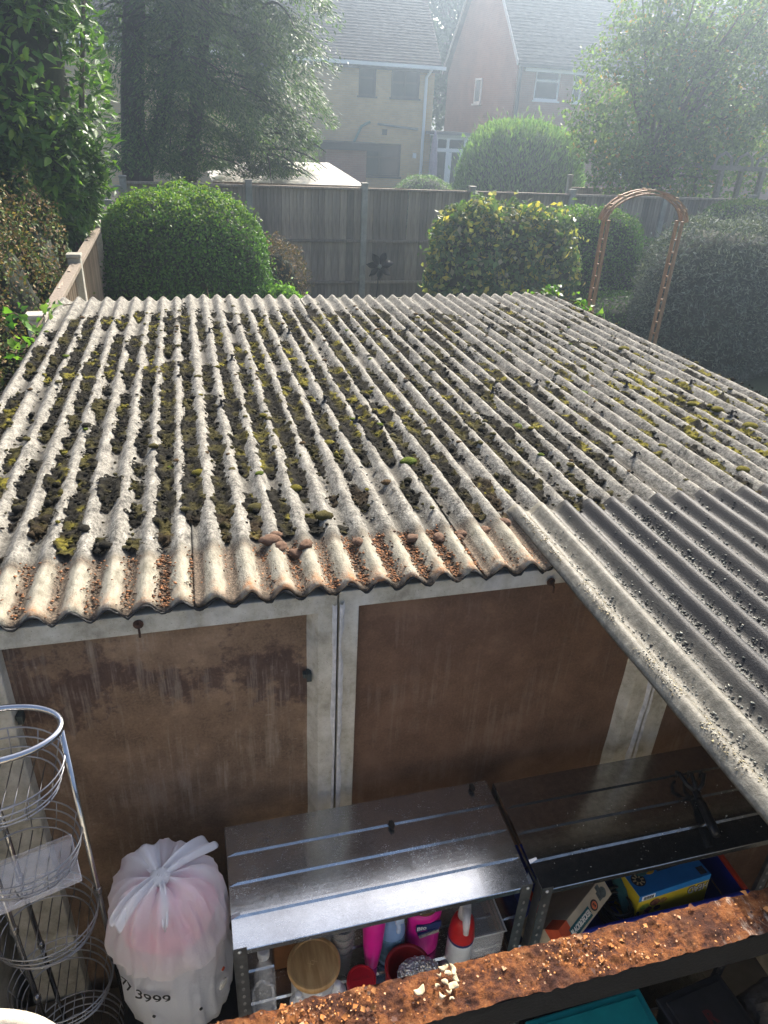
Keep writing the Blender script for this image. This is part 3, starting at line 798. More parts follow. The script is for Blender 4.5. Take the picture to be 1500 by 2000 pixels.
# ------------------------------------------------------------------ bottles and jars on the second tier of the bright unit
def bamboo():
    k = NT('bamboo'); n = k.noise(9, 5, .6, stretch=(10, 1, 1)); MAT['bamboo'] = k.fin(k.ramp(n, [(.3, (.36, .20, .075)), (.55, (.50, .31, .13)), (.75, (.60, .40, .19))]), .5); return k.m
t = thing('storage_jar', 'glass jar with a round bamboo lid on the second shelf', 'jar', (.163, .985, ZT))
link('jar', MB().lathe([(.052, 0), (.056, .006), (.056, .125), (.05, .132)], (.163, .985, ZT), 32).mesh('jar', True), M_MILK, t)
l = link('lid', MB().lathe([(.058, .132), (.063, .134), (.0645, .140), (.0645, .149), (.062, .152), (.0555, .152), (.054, .1505), (.0, .1505)], (.163, .985, ZT), 40), bamboo(), t)
text_on('emblem', 'XX', .016, Matrix.Translation((.160, .985, ZT + .1512)) @ Matrix.Rotation(.4, 4, 'Z'), simple('emblem_brown', (.55, .36, .17), .6), l)
lb3 = ('leftmost of three small clear teat bottles by the bamboo lid', 'middle of three small clear teat bottles below the bamboo lid', 'rightmost of three small clear teat bottles, nearest the red lid')
for q, (px, py) in enumerate(((583, 1945), (624, 1940), (659, 1925))):
    p = PZ(px, py, 1.265); x, y = p[0], p[1]
    t = thing('teat_bottle', lb3[q], 'bottle', (x, y, ZT), 'three small teat bottles')
    link('bottle', MB().lathe([(.018, 0), (.019, .003), (.019, .075), (.0215, .078), (.0215, .088), (.02, .092)], (x, y, ZT), 20).mesh('b', True), M_MILK, t)
    link('teat', MB().lathe([(.017, .092), (.013, .097), (.0095, .101), (.0085, .112), (.0095, .118), (.007, .122)], (x, y, ZT), 16).mesh('b', True), clear('teat', (.85, .86, .88), .75, .3), t)
p = PZ(706, 1912, 1.27); x, y = p[0], p[1]
t = thing('lidded_pot', 'small pot with a glossy red round lid beside the teat bottles', 'pot', (x, y, ZT))
link('pot', MB().lathe([(.030, 0), (.032, .004), (.032, .10)], (x, y, ZT), 24).mesh('b', True), M_MILK, t)
lid = link('lid', MB().lathe([(.034, .095), (.036, .097), (.036, .112), (.034, .115), (.030, .115), (.0295, .1135), (0, .1135)], (x, y, ZT), 28), simple('red_lid', (.42, .012, .02), .35, var=.1), t)
text_on('lettering', 'NURTUR', .010, Matrix.Translation((x, y + .002, ZT + .114)), simple('lid_letter', (.30, .008, .014), .5), lid)
# magenta bottle standing on its cap
p = PZ(722, 1895, ZT); x, y = .315, 1.005
t = thing('squeeze_bottle', 'tall plain magenta bottle standing on its narrow cap', 'bottle', (x, y, ZT))
link('cap', MB().lathe([(.014, 0), (.015, .003), (.016, .045), (.015, .047)], (x, y, ZT), 20).mesh('b', True), simple('purple_cap', (.28, .02, .20), .4, var=.1), t)
link('body', MB().lathe([(.012, .047), (.017, .055), (.024, .13), (.0285, .235), (.027, .26), (.018, .268)], (x, y, ZT), 24).mesh('b', True), simple('magenta_plastic', (.62, .012, .28), .3, var=.08), t)
# pale blue trigger spray
x, y = .375, 1.035
t = thing('spray_bottle', 'pale blue trigger spray bottle behind the magenta one', 'bottle', (x, y, ZT))
M_BLUEB = simple('pale_blue_plastic', (.20, .33, .58), .35, var=.12)
link('body', MB().lathe([(.030, 0), (.033, .006), (.033, .13), (.026, .17), (.014, .19), (.013, .205)], (x, y, ZT), 24, sy=.75).mesh('b', True), M_BLUEB, t)
link('label', MB().lathe([(.0335, .02), (.0338, .022), (.0338, .11), (.0335, .112)], (x, y, ZT), 24, sy=.75).mesh('b', True), simple('teal_label', (.10, .20, .30), .5, var=.5, scale=70), t)
b = MB(); b.lathe([(.016, .205), (.017, .207), (.017, .225), (.014, .228)], (x, y, ZT), 16); b.box((x - .011, y - .05, ZT + .226), (x + .011, y + .025, ZT + .252)); b.tube([(x, y - .03, ZT + .226), (x, y - .045, ZT + .205), (x, y - .043, ZT + .185)], .006, 8)
link('trigger', b, simple('pale_trigger', (.36, .47, .66), .35), t, bevel=.004)
# magenta stain remover with a white trigger
x, y = .462, 1.045
t = thing('spray_bottle', 'magenta spray bottle with brown collar, white nozzle and blue label', 'bottle', (x, y, ZT))
M_MAG = MAT['magenta_plastic']
link('body', MB().lathe([(.043, 0), (.046, .006), (.046, .09), (.044, .12), (.046, .155), (.044, .168), (.032, .175)], (x, y, ZT), 28, sy=.62).mesh('b', True), M_MAG, t)
link('collar', MB().lathe([(.033, .174), (.032, .185), (.022, .215), (.019, .222)], (x, y, ZT), 24, sy=.75).mesh('b', True), simple('olive_collar', (.13, .085, .028), .5), t)
b = MB(); b.lathe([(.018, .222), (.0185, .224), (.0185, .246), (.015, .25)], (x, y, ZT), 20); b.box((x - .010, y - .045, ZT + .248), (x + .010, y + .02, ZT + .268)); b.tube([(x + .004, y - .03, ZT + .25), (x + .02, y - .042, ZT + .246), (x + .036, y - .044, ZT + .238)], .005, 8)
link('nozzle', b, simple('white_plastic', (.72, .73, .74), .4, var=.06), t, bevel=.004)
ly = y - .0292
b = MB(); b.box((x - .030, ly - .0012, ZT + .125), (x + .036, ly + .004, ZT + .148)); lab = link('label', b, simple('navy_label', (.012, .03, .14), .45, var=.2), t)
text_on('lettering', 'Bio', .020, Matrix.Translation((x - .016, ly - .0018, ZT + .137)) @ Matrix.Rotation(PI / 2, 4, 'X'), simple('white_print', (.75, .76, .78), .6), lab, .0004)
b = MB(); b.box((x - .020, ly - .0016, ZT + .098), (x + .034, ly + .004, ZT + .108), Matrix.Translation((x, 0, ZT + .1)) @ Matrix.Rotation(-.2, 4, 'Y') @ Matrix.Translation((-x, 0, -ZT - .1))); link('stripe', b, simple('grey_yellow', (.38, .36, .30), .5, var=.5, scale=120), lab)
b = MB(); b.box((x - .022, ly - .0014, ZT + .112), (x + .036, ly + .004, ZT + .118), Matrix.Translation((x, 0, ZT + .1)) @ Matrix.Rotation(-.2, 4, 'Y') @ Matrix.Translation((-x, 0, -ZT - .1))); link('stripe', b, MAT['navy_label'], lab)
# red tub holding a wad of foil
p = PZ(797, 1890, 1.255); x, y = p[0], p[1]
t = thing('red_tub', 'open round red tub holding a crumpled foil parcel', 'tub', (x, y, ZT))
link('wall', MB().lathe([(.050, 0), (.058, .10), (.0585, .104), (.051, .104), (.050, .10), (.044, .006), (.0, .006)], (x, y, ZT), 36).mesh('b', True), simple('red_tin', (.30, .018, .02), .4, var=.15), t)
w = MB(); V = []
bmq = bmesh.new(); bmesh.ops.create_icosphere(bmq, subdivisions=4, radius=1)
for v in bmq.verts:
    d = v.co.normalized(); q = float(fbm(d.x * 4, d.y * 4, d.z * 4, 4)); q2 = abs(float(fbm(d.x * 11, d.y * 11, d.z * 11, 9)) - .5)
    f = .85 + .35 * q - .5 * q2
    v.co = Vector((x + .022 + d.x * .052 * f, y - .012 + d.y * .032 * f, ZT + .097 + d.z * .030 * f))
me = bpy.data.meshes.new('foil'); bmq.to_mesh(me); bmq.free()
k = NT('foil'); k.bump(k.voro(170, 'Distance'), .8, .01); M_FOIL = k.fin(k.mix(k.noise(60, 4), (.5, .5, .51), (.8, .8, .81)), .28, 1.0)
tag(link('foil_wad', me, M_FOIL), 'wad of crumpled silver foil lying in the red tub', 'foil')
# red and white spray with a clear cap
x, y = .552, 1.00
t = thing('spray_bottle', 'white spray bottle with red shoulders and clear nozzle cap', 'bottle', (x, y, ZT))
link('body', MB().lathe([(.031, 0), (.034, .006), (.034, .095), (.0335, .098)], (x, y, ZT), 28).mesh('b', True), simple('white_bottle', (.62, .65, .68), .35, var=.12, scale=40), t)
link('shoulder', MB().lathe([(.0342, .098), (.0345, .105), (.031, .14), (.026, .165), (.018, .178)], (x, y, ZT), 28).mesh('b', True), simple('red_plastic', (.48, .02, .022), .32, var=.15, scale=30), t)
link('band', MB().lathe([(.0344, .092), (.0348, .094), (.0348, .099), (.0344, .101)], (x, y, ZT), 28).mesh('b', True), MAT['navy_label'], t)
b = MB(); b.lathe([(.017, .178), (.017, .19), (.013, .225), (.011, .228)], (x, y, ZT), 16); b.tube([(x - .002, y - .01, ZT + .222), (x - .010, y - .035, ZT + .208), (x - .012, y - .045, ZT + .175)], [.011, .010, .007], 10)
link('nozzle_cap', b.mesh('n', True), clear('frosted', (.8, .8, .82), .7, .3), t)
# clear hooked bottle rack at the left, clear tub at the right
x, y = .045, .985
t = thing('clear_bottle', 'tall narrow clear plastic bottle at the left end of the shelf', 'bottle', (x, y, ZT))
link('body', MB().lathe([(.024, 0), (.026, .005), (.026, .15), (.016, .19), (.011, .205), (.011, .225)], (x, y, ZT), 22).mesh('b', True), M_CLEAR, t)
link('cap', MB().lathe([(.013, .225), (.014, .226), (.014, .246), (.012, .248)], (x, y, ZT), 16), M_MILK, t)
b = MB(); b.tube([(x - .03, y - .03, ZT + .002), (x - .03, y - .03, ZT + .15), (x - .01, y - .035, ZT + .19), (x + .015, y - .035, ZT + .16), (x + .02, y - .035, ZT + .02)], .004, 8)
link('handle', b.mesh('h', True), MAT['clear_plastic'], t)
t = thing('clear_tub', 'empty clear plastic tub behind the red and white spray bottle', 'tub', (.615, 1.06, ZT))
b = MB(); b.box((.585, .985, ZT), (.665, 1.17, ZT + .003)); b.box((.583, .985, ZT + .003), (.5855, 1.17, ZT + .10)); b.box((.6645, .985, ZT + .003), (.667, 1.17, ZT + .10)); b.box((.583, .983, ZT + .003), (.667, .9855, ZT + .10)); b.box((.583, 1.169, ZT + .003), (.667, 1.1715, ZT + .10))
link('body', b, M_CLEAR, t); b = MB(); b.tube([(.58, .98, ZT + .10), (.67, .98, ZT + .10), (.67, 1.175, ZT + .10), (.58, 1.175, ZT + .10)], .0025, 6, True); link('rim', b, M_MILK, t)
t = thing('brown_box', 'small brown card box behind the bamboo lid', 'box', (.10, 1.13, ZT))
b = MB(); b.box((.075, 1.07, ZT), (.155, 1.2, ZT + .16)); link('body', b, simple('card_brown', (.20, .085, .03), .8), t, bevel=.002)
b = MB(); b.box((.074, 1.125, ZT + .1605), (.156, 1.145, ZT + .1615)); link('tape', b, simple('tape', (.30, .2, .1), .4), t)
t = thing('glass_tumbler', 'stack of clear plastic cups between the jar and the magenta bottle', 'cups', (.245, 1.04, ZT))
for q in range(4): link('cup', MB().lathe([(.022, .0 + q * .03), (.030, .10 + q * .03), (.0315, .103 + q * .03), (.029, .10 + q * .03), (.021, .004 + q * .03)], (.245, 1.04, ZT), 24).mesh('c', True), M_CLEAR, t)
# ------------------------------------------------------------------ crate on the second tier of the dark unit
M_CRB = simple('blue_crate', (.010, .022, .23), .4, var=.2); M_CRR = simple('red_rim', (.40, .035, .015), .45, var=.2)
def crate(x0, x1, y0, y1, z0, z1, label):
    t = thing('storage_crate', label, 'crate', ((x0 + x1) / 2, (y0 + y1) / 2, z0))
    b = MB(); w = .004
    b.box((x0 + .012, y0 + .012, z0), (x1 - .012, y1 - .012, z0 + w)); link('base', b, M_CRB, t)
    for a, c2 in (((x0 + .004, y0 + .004, z0 + w), (x1 - .004, y0 + .009, z1 - .006)), ((x0 + .004, y1 - .009, z0 + w), (x1 - .004, y1 - .004, z1 - .006)), ((x0 + .004, y0 + .0095, z0 + w), (x0 + .009, y1 - .0095, z1 - .006)), ((x1 - .009, y0 + .0095, z0 + w), (x1 - .004, y1 - .0095, z1 - .006))):
        b = MB(); b.box(a, c2); link('side', b, M_CRB, t)
    b = MB(); b.box((x0, y0 + .0105, z1 - .006), (x0 + .014, y1 - .0105, z1 + .006)); link('rim', b, M_CRR, t, bevel=.003)
    b = MB(); b.box((x1 - .014, y0 + .0105, z1 - .006), (x1, y1 - .0105, z1 + .006)); link('rim', b, M_CRR, t, bevel=.003)
    b = MB(); b.box((x0, y0, z1 - .006), (x1, y0 + .010, z1 + .005)); link('rim', b, M_CRB, t, bevel=.003)
    b = MB(); b.box((x0, y1 - .010, z1 - .006), (x1, y1, z1 + .005)); link('rim', b, M_CRB, t, bevel=.003)
    return t
crate(.765, 1.378, .925, 1.205, ZT, 1.262, 'blue crate with red end rims, full of boxes, on the dark unit')
# drill box
M_BEIGE = simple('beige_card', (.40, .34, .25), .8, var=.2, scale=12, bump=.001)
bA, bB = PZ(1100, 1838, 1.345), PZ(1187, 1726, 1.345); bc = (bA + bB) / 2; blen = float(np.linalg.norm(bB - bA)); bang = math.atan2(bB[1] - bA[1], bB[0] - bA[0])
BM = Matrix.Translation((bc[0], bc[1], 1.345)) @ Matrix.Rotation(bang, 4, 'Z') @ Matrix.Rotation(math.radians(42), 4, 'X')
t = thing('tool_box', 'beige card box with a teal stripe, leaning in the blue crate', 'box', (bc[0], bc[1], ZT + .004))
b = MB(); b.box((-.105, -.026, -.16), (.105, .026, 0), BM); link('body', b, M_BEIGE, t, bevel=.0015)
b = MB(); b.box((-.106, -.0265, -.05), (-.070, .0265, .0005), BM); link('red_end', b, simple('red_print', (.42, .06, .02), .7), t)
b = MB(); b.box((-.078, -.020, .0), (.012, .006, .0009), BM); lab = link('label', b, simple('teal_print', (.014, .085, .10), .6, var=.15), t)
text_on('lettering', 'BLACK&DECKER', .0185, BM @ Matrix.Translation((-.033, -.007, .0014)), simple('cream_print', (.70, .68, .62), .7), lab, .0006, .62)
b = MB(); b.lathe([(.0135, 0), (.0135, .0008)], (.032, -.006, 0), 24, BM); em = link('emblem', b, simple('black_print', (.02, .02, .02), .6), t)
b = MB(); b.lathe([(.0095, .0008), (.0095, .0013)], (.032, -.006, 0), 24, BM); link('disc', b, simple('orange_print', (.55, .13, .05), .6), em)
text_on('digit', '2', .014, BM @ Matrix.Translation((.032, -.006, .0016)) @ Matrix.Rotation(.3, 4, 'Z'), MAT['black_print'], em, .0006)
b = MB(); b.box((.056, -.012, 0), (.084, .010, .001), BM); b.box((.062, .008, 0), (.076, .022, .001), BM); b.lathe([(.013, 0), (.013, .0012)], (.078, -.002, 0), 16, BM); link('drill_picture', b, simple('drill_print', (.07, .085, .085), .6, var=.5, scale=150), t)
# cable coil, teal cloth
t0 = MB(); cx, cy, cz = 1.005, .985, 1.20
pts = []
for q in range(260):
    a = q * .35; r = .045 + .012 * math.sin(q * .21); pts.append((cx + r * math.cos(a) * .9, cy + r * math.sin(a), cz + .05 * (q / 260) + .012 * math.sin(a * .5 + q * .05)))
t0.tube(pts, .0042, 6); tag(link('cable_coil', t0.mesh('c', True), simple('black_rubber', (.015, .015, .016), .45)), 'coil of black cable in the crate between the two boxes', 'cable')
b = MB(); V = []
for i in range(26):
    for j in range(20):
        u, v = i / 25, j / 19; V.append((1.015 + .13 * u, .955 + .2 * v, 1.20 + .10 * math.sin(PI * v) * (.5 + .5 * math.sin(PI * u)) + .03 * float(fbm(u * 4, v * 4, 0, 5))))
b.sheet(V, 26, 20); o = link('teal_cloth', b.mesh('c', True), simple('dark_teal_cloth', (.012, .06, .065), .9, var=.3, bump=.003)); m = o.modifiers.new('s', 'SOLIDIFY'); m.thickness = .004
tag(o, 'dark teal cloth bundled in the blue crate', 'cloth')
b = MB(); b.lathe([(.0055, 0), (.0055, .09), (.011, .092), (.011, .10), (.007, .104)], (0, 0, 0), 12, Matrix.Translation((1.03, 1.05, 1.30)) @ Matrix.Rotation(1.1, 4, 'Y') @ Matrix.Rotation(-.4, 4, 'X'))
tag(link('metal_rod', b, simple('grey_metal', (.3, .3, .3), .4, .8)), 'grey metal bolt sticking out beside the beige box', 'bolt')
# game box
q0 = PZ(1250, 1752, 1.305); q1 = PZ(1388, 1707, 1.305)
gx = Vector((q1[0] - q0[0], q1[1] - q0[1], 0)); gl = gx.length
GM = Matrix.Translation((q0[0], q0[1], 1.305)) @ Matrix.Rotation(math.atan2(gx.y, gx.x), 4, 'Z') @ Matrix.Rotation(-.10, 4, 'X')
t = thing('game_box', 'blue and yellow game box lying upside down in the blue crate', 'box', (q0[0], q0[1], 1.2))
b = MB(); b.box((0, 0, -.135), (gl, .085, 0), GM); link('body', b, simple('yellow_print', (.50, .38, .02), .5, var=.1), t)
b = MB(); b.box((-.0006, -.0006, 0), (gl + .0006, .0856, .0008), GM); b.box((-.0006, -.0008, -.020), (gl + .0006, 0, 0), GM); bl = link('blue_panel', b, simple('blue_print', (.015, .17, .46), .45, var=.12), t)
MX = Matrix.Rotation(PI / 2, 4, 'X')
text_on('lettering', 'HEAD', .034, GM @ Matrix.Translation((gl - .037, -.0012, -.037)) @ MX @ Matrix.Rotation(PI, 4, 'Z'), simple('maroon_print', (.06, .02, .03), .6), t, .0016, .75)
text_on('lettering', 'HEAD', .034, GM @ Matrix.Translation((gl - .037, -.0018, -.037)) @ MX @ Matrix.Rotation(PI, 4, 'Z'), simple('grey_print', (.42, .42, .40), .6), t, .0002, .75)
b = MB(); b.box((.008, -.0014, -.018), (.05, -.0009, -.003), GM); bc2 = link('barcode_panel', b, MAT['white_print'], bl)
b = MB(); xx = .013
for q in range(12):
    w = .0008 + .0011 * ((q * 7) % 3); b.box((xx, -.0018, -.0165), (xx + w, -.0013, -.0055), GM); xx += w + .0009
link('bars', b, MAT['black_print'], bc2)
b = MB(); b.lathe([(.020, .0008), (.020, .0014)], (.028, .045, 0), 28, GM); em = link('emblem', b, MAT['black_print'], bl)
b = MB()
for q in range(8): b.box((.007, -.0022, .0014), (.017, .0022, .0018), GM @ Matrix.Translation((.028, .045, 0)) @ Matrix.Rotation(q * PI / 4, 4, 'Z'))
link('spoke', b, simple('tan_print', (.45, .36, .2), .6), em)
b = MB(); b.lathe([(.019, .0008), (.019, .0014)], (.074, .066, 0), 24, GM, sy=.8); link('yellow_disc', b, simple('amber_print', (.60, .33, .02), .5), bl)
b = MB(); b.box((.096, .052, .0008), (gl - .004, .080, .0013), GM); link('dark_panel', b, simple('dark_print', (.03, .04, .05), .5, var=.7, scale=130), bl)
b = MB(); b.box((gl - .028, .006, .0008), (gl - .006, .030, .0013), GM); link('dark_panel', b, MAT['dark_print'], bl)
for q, (ux, uz, r, mm) in enumerate(((.022, -.046, .012, (.16, .20, .03)), (.036, -.060, .010, (.10, .02, .03)), (.055, -.040, .013, (.13, .05, .03)), (.066, -.064, .009, (.05, .02, .03)), (.082, -.042, .010, (.22, .12, .03)), (.030, -.078, .010, (.25, .05, .02)))):
    b = MB(); b.lathe([(r, 0), (r, .0007)], (0, 0, 0), 9, GM @ Matrix.Translation((ux, -.0006, uz)) @ MX, sx=1.3); b.lathe([(r * .5, .0007), (r * .5, .0012)], (0, 0, 0), 7, GM @ Matrix.Translation((ux + r * .2, -.0006, uz)) @ MX, sy=1.5)
    link('print_blob', b, simple('print_blob%d' % q, mm, .6, var=.6, scale=120), t)
# hand cultivator on top of the dark unit
M_TOOL = simple('black_tool', (.016, .016, .017), .42, .2, var=.4, scale=60)
h0 = PZ(1400, 1632, 1.535); h1 = PZ(1352, 1532, 1.535); hv = Vector(h1 - h0); hn = Vector((-hv.y, hv.x, 0)).normalized()
t = thing('hand_cultivator', 'black three-pronged hand tool lying on the dark shelf top', 'hand tool', (h0[0], h0[1], 1.52))
H0 = Vector(h0); b = MB(); b.tube([H0, H0 + hv * .2, H0 + hv * .55, H0 + hv * .72], [.010, .0125, .012, .008], 12); link('handle', b.mesh('h', True), M_TOOL, t)
link('ferrule', MB().tube([H0 + hv * .70, H0 + hv * .86], .009, 12), M_TOOL, t)
for s in (-1, 0, 1):
    b = MB(); A = H0 + hv * .84; b.tube([A, A + hv * .10 + hn * .022 * s + Vector((0, 0, .012)), A + hv * .26 + hn * .034 * s + Vector((0, 0, .022)), A + hv * .36 + hn * .034 * s + Vector((0, 0, .010)), A + hv * .34 + hn * .032 * s + Vector((0, 0, -.008))], [.006, .006, .006, .005, .003], 8)
    link('prong', b.mesh('p', True), M_TOOL, t)
# dry leaf crumbs on the shelves
n = 60; x = RNG.uniform(.75, 1.35, n); y = RNG.uniform(.93, 1.1, n)
debris = grit('shelf_crumbs', x, y, np.full(n, 1.5225), RNG.uniform(.0008, .0022, n), palette(n, [(.5, .5, .48), (.3, .3, .28)]), None)
tag(debris, 'pale crumbs scattered on the dark shelf top', 'crumbs', None, 'stuff')
lf = [(765, 1612, 'dead dark leaf curled on the bright shelf by its middle rib'), (922, 1540, 'small dark leaf scrap near the far corner of the bright shelf')]
for px, py, lb in lf:
    p = PZ(px, py, 1.527); b = MB(); V = []
    for i in range(7):
        for j in range(5):
            u, v = i / 6 - .5, j / 4 - .5; V.append((p[0] + .008 * v * (1 - 2.6 * u * u) * 2 , p[1] + u * .026, 1.5255 + .010 * v * v * 4 * .5 + .006 * u * u))
    b.sheet(V, 7, 5); o = link('dead_leaf', b.mesh('l', True), simple('dead_leaf', (.04, .03, .02), .8)); m = o.modifiers.new('s', 'SOLIDIFY'); m.thickness = .0008
    tag(o, lb, 'leaf')
# ------------------------------------------------------------------ stuff below the beam, right
M_WOOD = simple('dark_bench_wood', (.06, .045, .03), .8, var=.4, scale=8, bump=.003)
t = thing('workbench', 'dark low workbench in the shadow below the rusty beam', 'bench', (1.2, .62, .03))
b = MB(); b.box((.60, .33, .70), (1.9, .885, .74)); link('top', b, M_WOOD, t, bevel=.004)
for x, y in ((.63, .36), (1.84, .36), (.63, .82), (1.84, .82)):
    b = MB(); b.box((x, y, .03), (x + .05, y + .05, .70)); link('leg', b, M_WOOD, t)
M_TEAL = simple('teal_plastic', (.015, .27, .28), .35, var=.12)
def tub(nm, cx, cy, w, d, z0, h, label, cat, mat, rz, lidmat=None):
    t = thing(nm, label, cat, (cx, cy, z0)); M4 = Matrix.Translation((cx, cy, z0)) @ Matrix.Rotation(rz, 4, 'Z')
    b = MB(); V = []
    for s, z in ((.86, 0), (1, h - .02)):
        V += [M4 @ Vector((sx * w / 2 * s, sy * d / 2 * s, z)) for sx, sy in ((-1, -1), (1, -1), (1, 1), (-1, 1))]
    b.add(V, [(3, 2, 1, 0), (0, 1, 5, 4), (1, 2, 6, 5), (2, 3, 7, 6), (3, 0, 4, 7)]); link('body', b, mat, t, bevel=.008)
    b = MB(); b.box((-w / 2 - .008, -d / 2 - .008, h - .022), (w / 2 + .008, d / 2 + .008, h - .008), M4); L = link('lid', b, lidmat or mat, t, bevel=.006)
    b = MB(); b.box((-w / 2 + .012, -d / 2 + .012, h - .008), (w / 2 - .012, d / 2 - .012, h - .002), M4); link('lid_panel', b, lidmat or mat, L, bevel=.003)
    return t, M4
tub('storage_tub', .905, .775, .34, .22, .74, .24, 'teal plastic tub with lid just below the rusty beam', 'tub', M_TEAL, .02)
t, M4 = tub('storage_tub', 1.235, .76, .21, .21, .74, .235, 'dark grey bin with a faint red mark on its lid', 'tub', simple('charcoal_plastic', (.028, .028, .030), .45), .1)
text_on('mark', 'R', .05, M4 @ Matrix.Translation((.0, .02, .2335)), simple('faint_red', (.10, .025, .025), .6), t, .002)
bmq = bmesh.new(); bmesh.ops.create_icosphere(bmq, subdivisions=4, radius=1)
for v in bmq.verts:
    d = v.co.normalized(); f = 1 + .5 * (float(fbm(d.x * 1.8 + 3, d.y * 1.8, d.z * 1.8, 12)) - .5) + .12 * abs(float(fbm(d.x * 7, d.y * 7, d.z * 7, 4)) - .5)
    v.co = Vector((1.50 + d.x * .13 * f, .77 + d.y * .10 * f, max(.745, .85 + d.z * .13 * f)))
me = bpy.data.meshes.new('bag'); bmq.to_mesh(me); bmq.free()
t = thing('cloth_bag', 'grey-brown cloth bag with black straps beside the grey bin', 'bag', (1.5, .77, .74))
link('body', me, simple('taupe_cloth', (.10, .085, .07), .95, var=.25, scale=30, bump=.004), t)
b = MB(); b.tube([(1.40, .70, .93), (1.45, .72, .985), (1.53, .76, .99), (1.60, .80, .93)], .008, 8); link('strap', b, MAT['black_rubber'], t)
b = MB(); b.tube([(1.46, .68, .88), (1.50, .70, .97), (1.52, .78, 1.0)], .006, 8); link('strap', b, MAT['black_rubber'], t)
# ------------------------------------------------------------------ bag with pink contents
CX, CY = -.155, 1.065; BZ = .07
t = thing('lidded_bin', 'black bin standing below the white plastic bag', 'bin', (CX, CY, .03))
link('body', MB().lathe([(.10, 0), (.12, .02), (.135, 1.05), (.14, 1.07)], (CX, CY, .03), 32).mesh('b', True), simple('black_plastic', (.012, .012, .013), .5), t)
link('lid', MB().lathe([(.143, 1.06), (.145, 1.07), (.145, 1.09), (.135, 1.10), (0, 1.102)], (CX, CY, .03), 32), MAT['black_plastic'], t)
def film(k, a):
    tr = k.t.nodes.new('ShaderNodeBsdfTranslucent'); tr.inputs[0].default_value = (.97, .97, 1, 1)
    tp = k.t.nodes.new('ShaderNodeBsdfTransparent'); m1 = k.t.nodes.new('ShaderNodeMixShader'); m2 = k.t.nodes.new('ShaderNodeMixShader')
    m1.inputs[0].default_value = .4; m2.inputs[0].default_value = a; L = k.t.links.new
    L(k.b.outputs[0], m1.inputs[1]); L(tr.outputs[0], m1.inputs[2]); L(tp.outputs[0], m2.inputs[1]); L(m1.outputs[0], m2.inputs[2]); L(m2.outputs[0], k.out.inputs[0])
    return k.m
k = NT('bag_film')
c = k.mix(k.noise(8, 5), (.86, .88, .93), (.97, .97, .99)); k.fin(c, .42, 0, .4)
wr = k.noise(14, 6, .7, dist=2.5, stretch=(1.3, 1.3, .6)); k.bump(k.ramp(wr, [(.42, 0.0), (.5, 1.0), (.58, 0.0)]), .45, .012)
M_FILM = film(k, .68)
k = NT('bag_film_thick')
c = k.mix(k.noise(8, 5), (.80, .82, .87), (.95, .95, .97)); k.fin(c, .42, 0, .4)
wr = k.noise(14, 6, .7, dist=2.5); k.bump(k.ramp(wr, [(.42, 0.0), (.5, 1.0), (.58, 0.0)]), .45, .012)
M_FILM2 = film(k, .86)
t = thing('plastic_bag', 'knotted white plastic carrier bag showing pink contents, phone digits on its side', 'bag', (CX, CY, 1.135))
def bag_surf(prof, nA, pleat, seed, lean=(0, 0)):
    V = []
    m = len(prof)
    for i, (r, z) in enumerate(prof):
        for a in range(nA):
            q = 2 * PI * a / nA; f = i / (m - 1)
            n0 = float(fbm(math.cos(q) * 1.3 + seed, math.sin(q) * 1.3, z * 5, seed)) - .5
            n1 = abs(float(fbm(math.cos(q) * 3.4, math.sin(q) * 3.4, z * 9 + 4, seed + 3)) - .5) * 1.4
            pl = pleat(f) * (abs(math.sin(q * 6 + 1.7 * math.sin(q * 2.0 + seed))) - .5)
            rr = r * (1 + .30 * n0 - .42 * n1) + pl * .30 * r
            V.append((CX + rr * math.cos(q) + lean[0] * f, CY + rr * math.sin(q) * .92 + lean[1] * f, BZ + z + pl * .06 + .03 * n0 * (1 if i else 0)))
    F = [(i * nA + j, i * nA + (j + 1) % nA, (i + 1) * nA + (j + 1) % nA, (i + 1) * nA + j) for i in range(m - 1) for j in range(nA)]
    return V, F
lowp = [(.07, 1.066), (.110, 1.075), (.122, 1.12), (.126, 1.19), (.128, 1.26), (.129, 1.33), (.130, 1.38), (.126, 1.42)]
V, F = bag_surf(lowp, 96, lambda f: .10, 2); b = MB(); b.add(V, F); link('body', b.mesh('b', True), M_FILM2, t)
KN = (CX - .005, CY - .022, 1.575 + BZ)
topp = [(.126, 1.372), (.138, 1.385), (.136, 1.42), (.132, 1.46), (.127, 1.505), (.115, 1.545), (.092, 1.572), (.066, 1.580), (.04, 1.578), (.018, 1.574), (.010, 1.585)]
V, F = bag_surf(topp, 160, lambda f: .05 + .42 * f ** 1.5, 5, (.0, -.02)); b = MB(); b.add(V, F); up = link('upper_film', b.mesh('b', True), M_FILM, t)
b = MB(); kx, ky, kz = KN
b.lathe([(.008, -.012), (.020, -.004), (.022, .006), (.014, .014), (.006, .016)], (kx, ky, kz + .006), 16)
link('knot', b.mesh('k', True), M_FILM2, t)
def tail(pts, wid, seed):
    V = []; pts = [Vector(p) for p in pts]
    for i, p in enumerate(pts):
        d = (pts[min(i + 1, len(pts) - 1)] - pts[max(i - 1, 0)]).normalized(); s = d.cross(Vector((0, 0, 1))).normalized()
        for j in range(7):
            v = j / 6 - .5; V.append(p + s * (v * wid[i] * 2) + Vector((0, 0, .012 * math.cos(v * 9 + seed) + .012 * (float(fbm(i * .7, v * 5, seed, 3)) - .5))))
    b = MB(); b.sheet(V, len(pts), 7); o = link('tail', b.mesh('t', True), M_FILM2, t); m = o.modifiers.new('s', 'SOLIDIFY'); m.thickness = .001; m2 = o.modifiers.new('ss', 'SUBSURF'); m2.levels = 1; m2.render_levels = 1
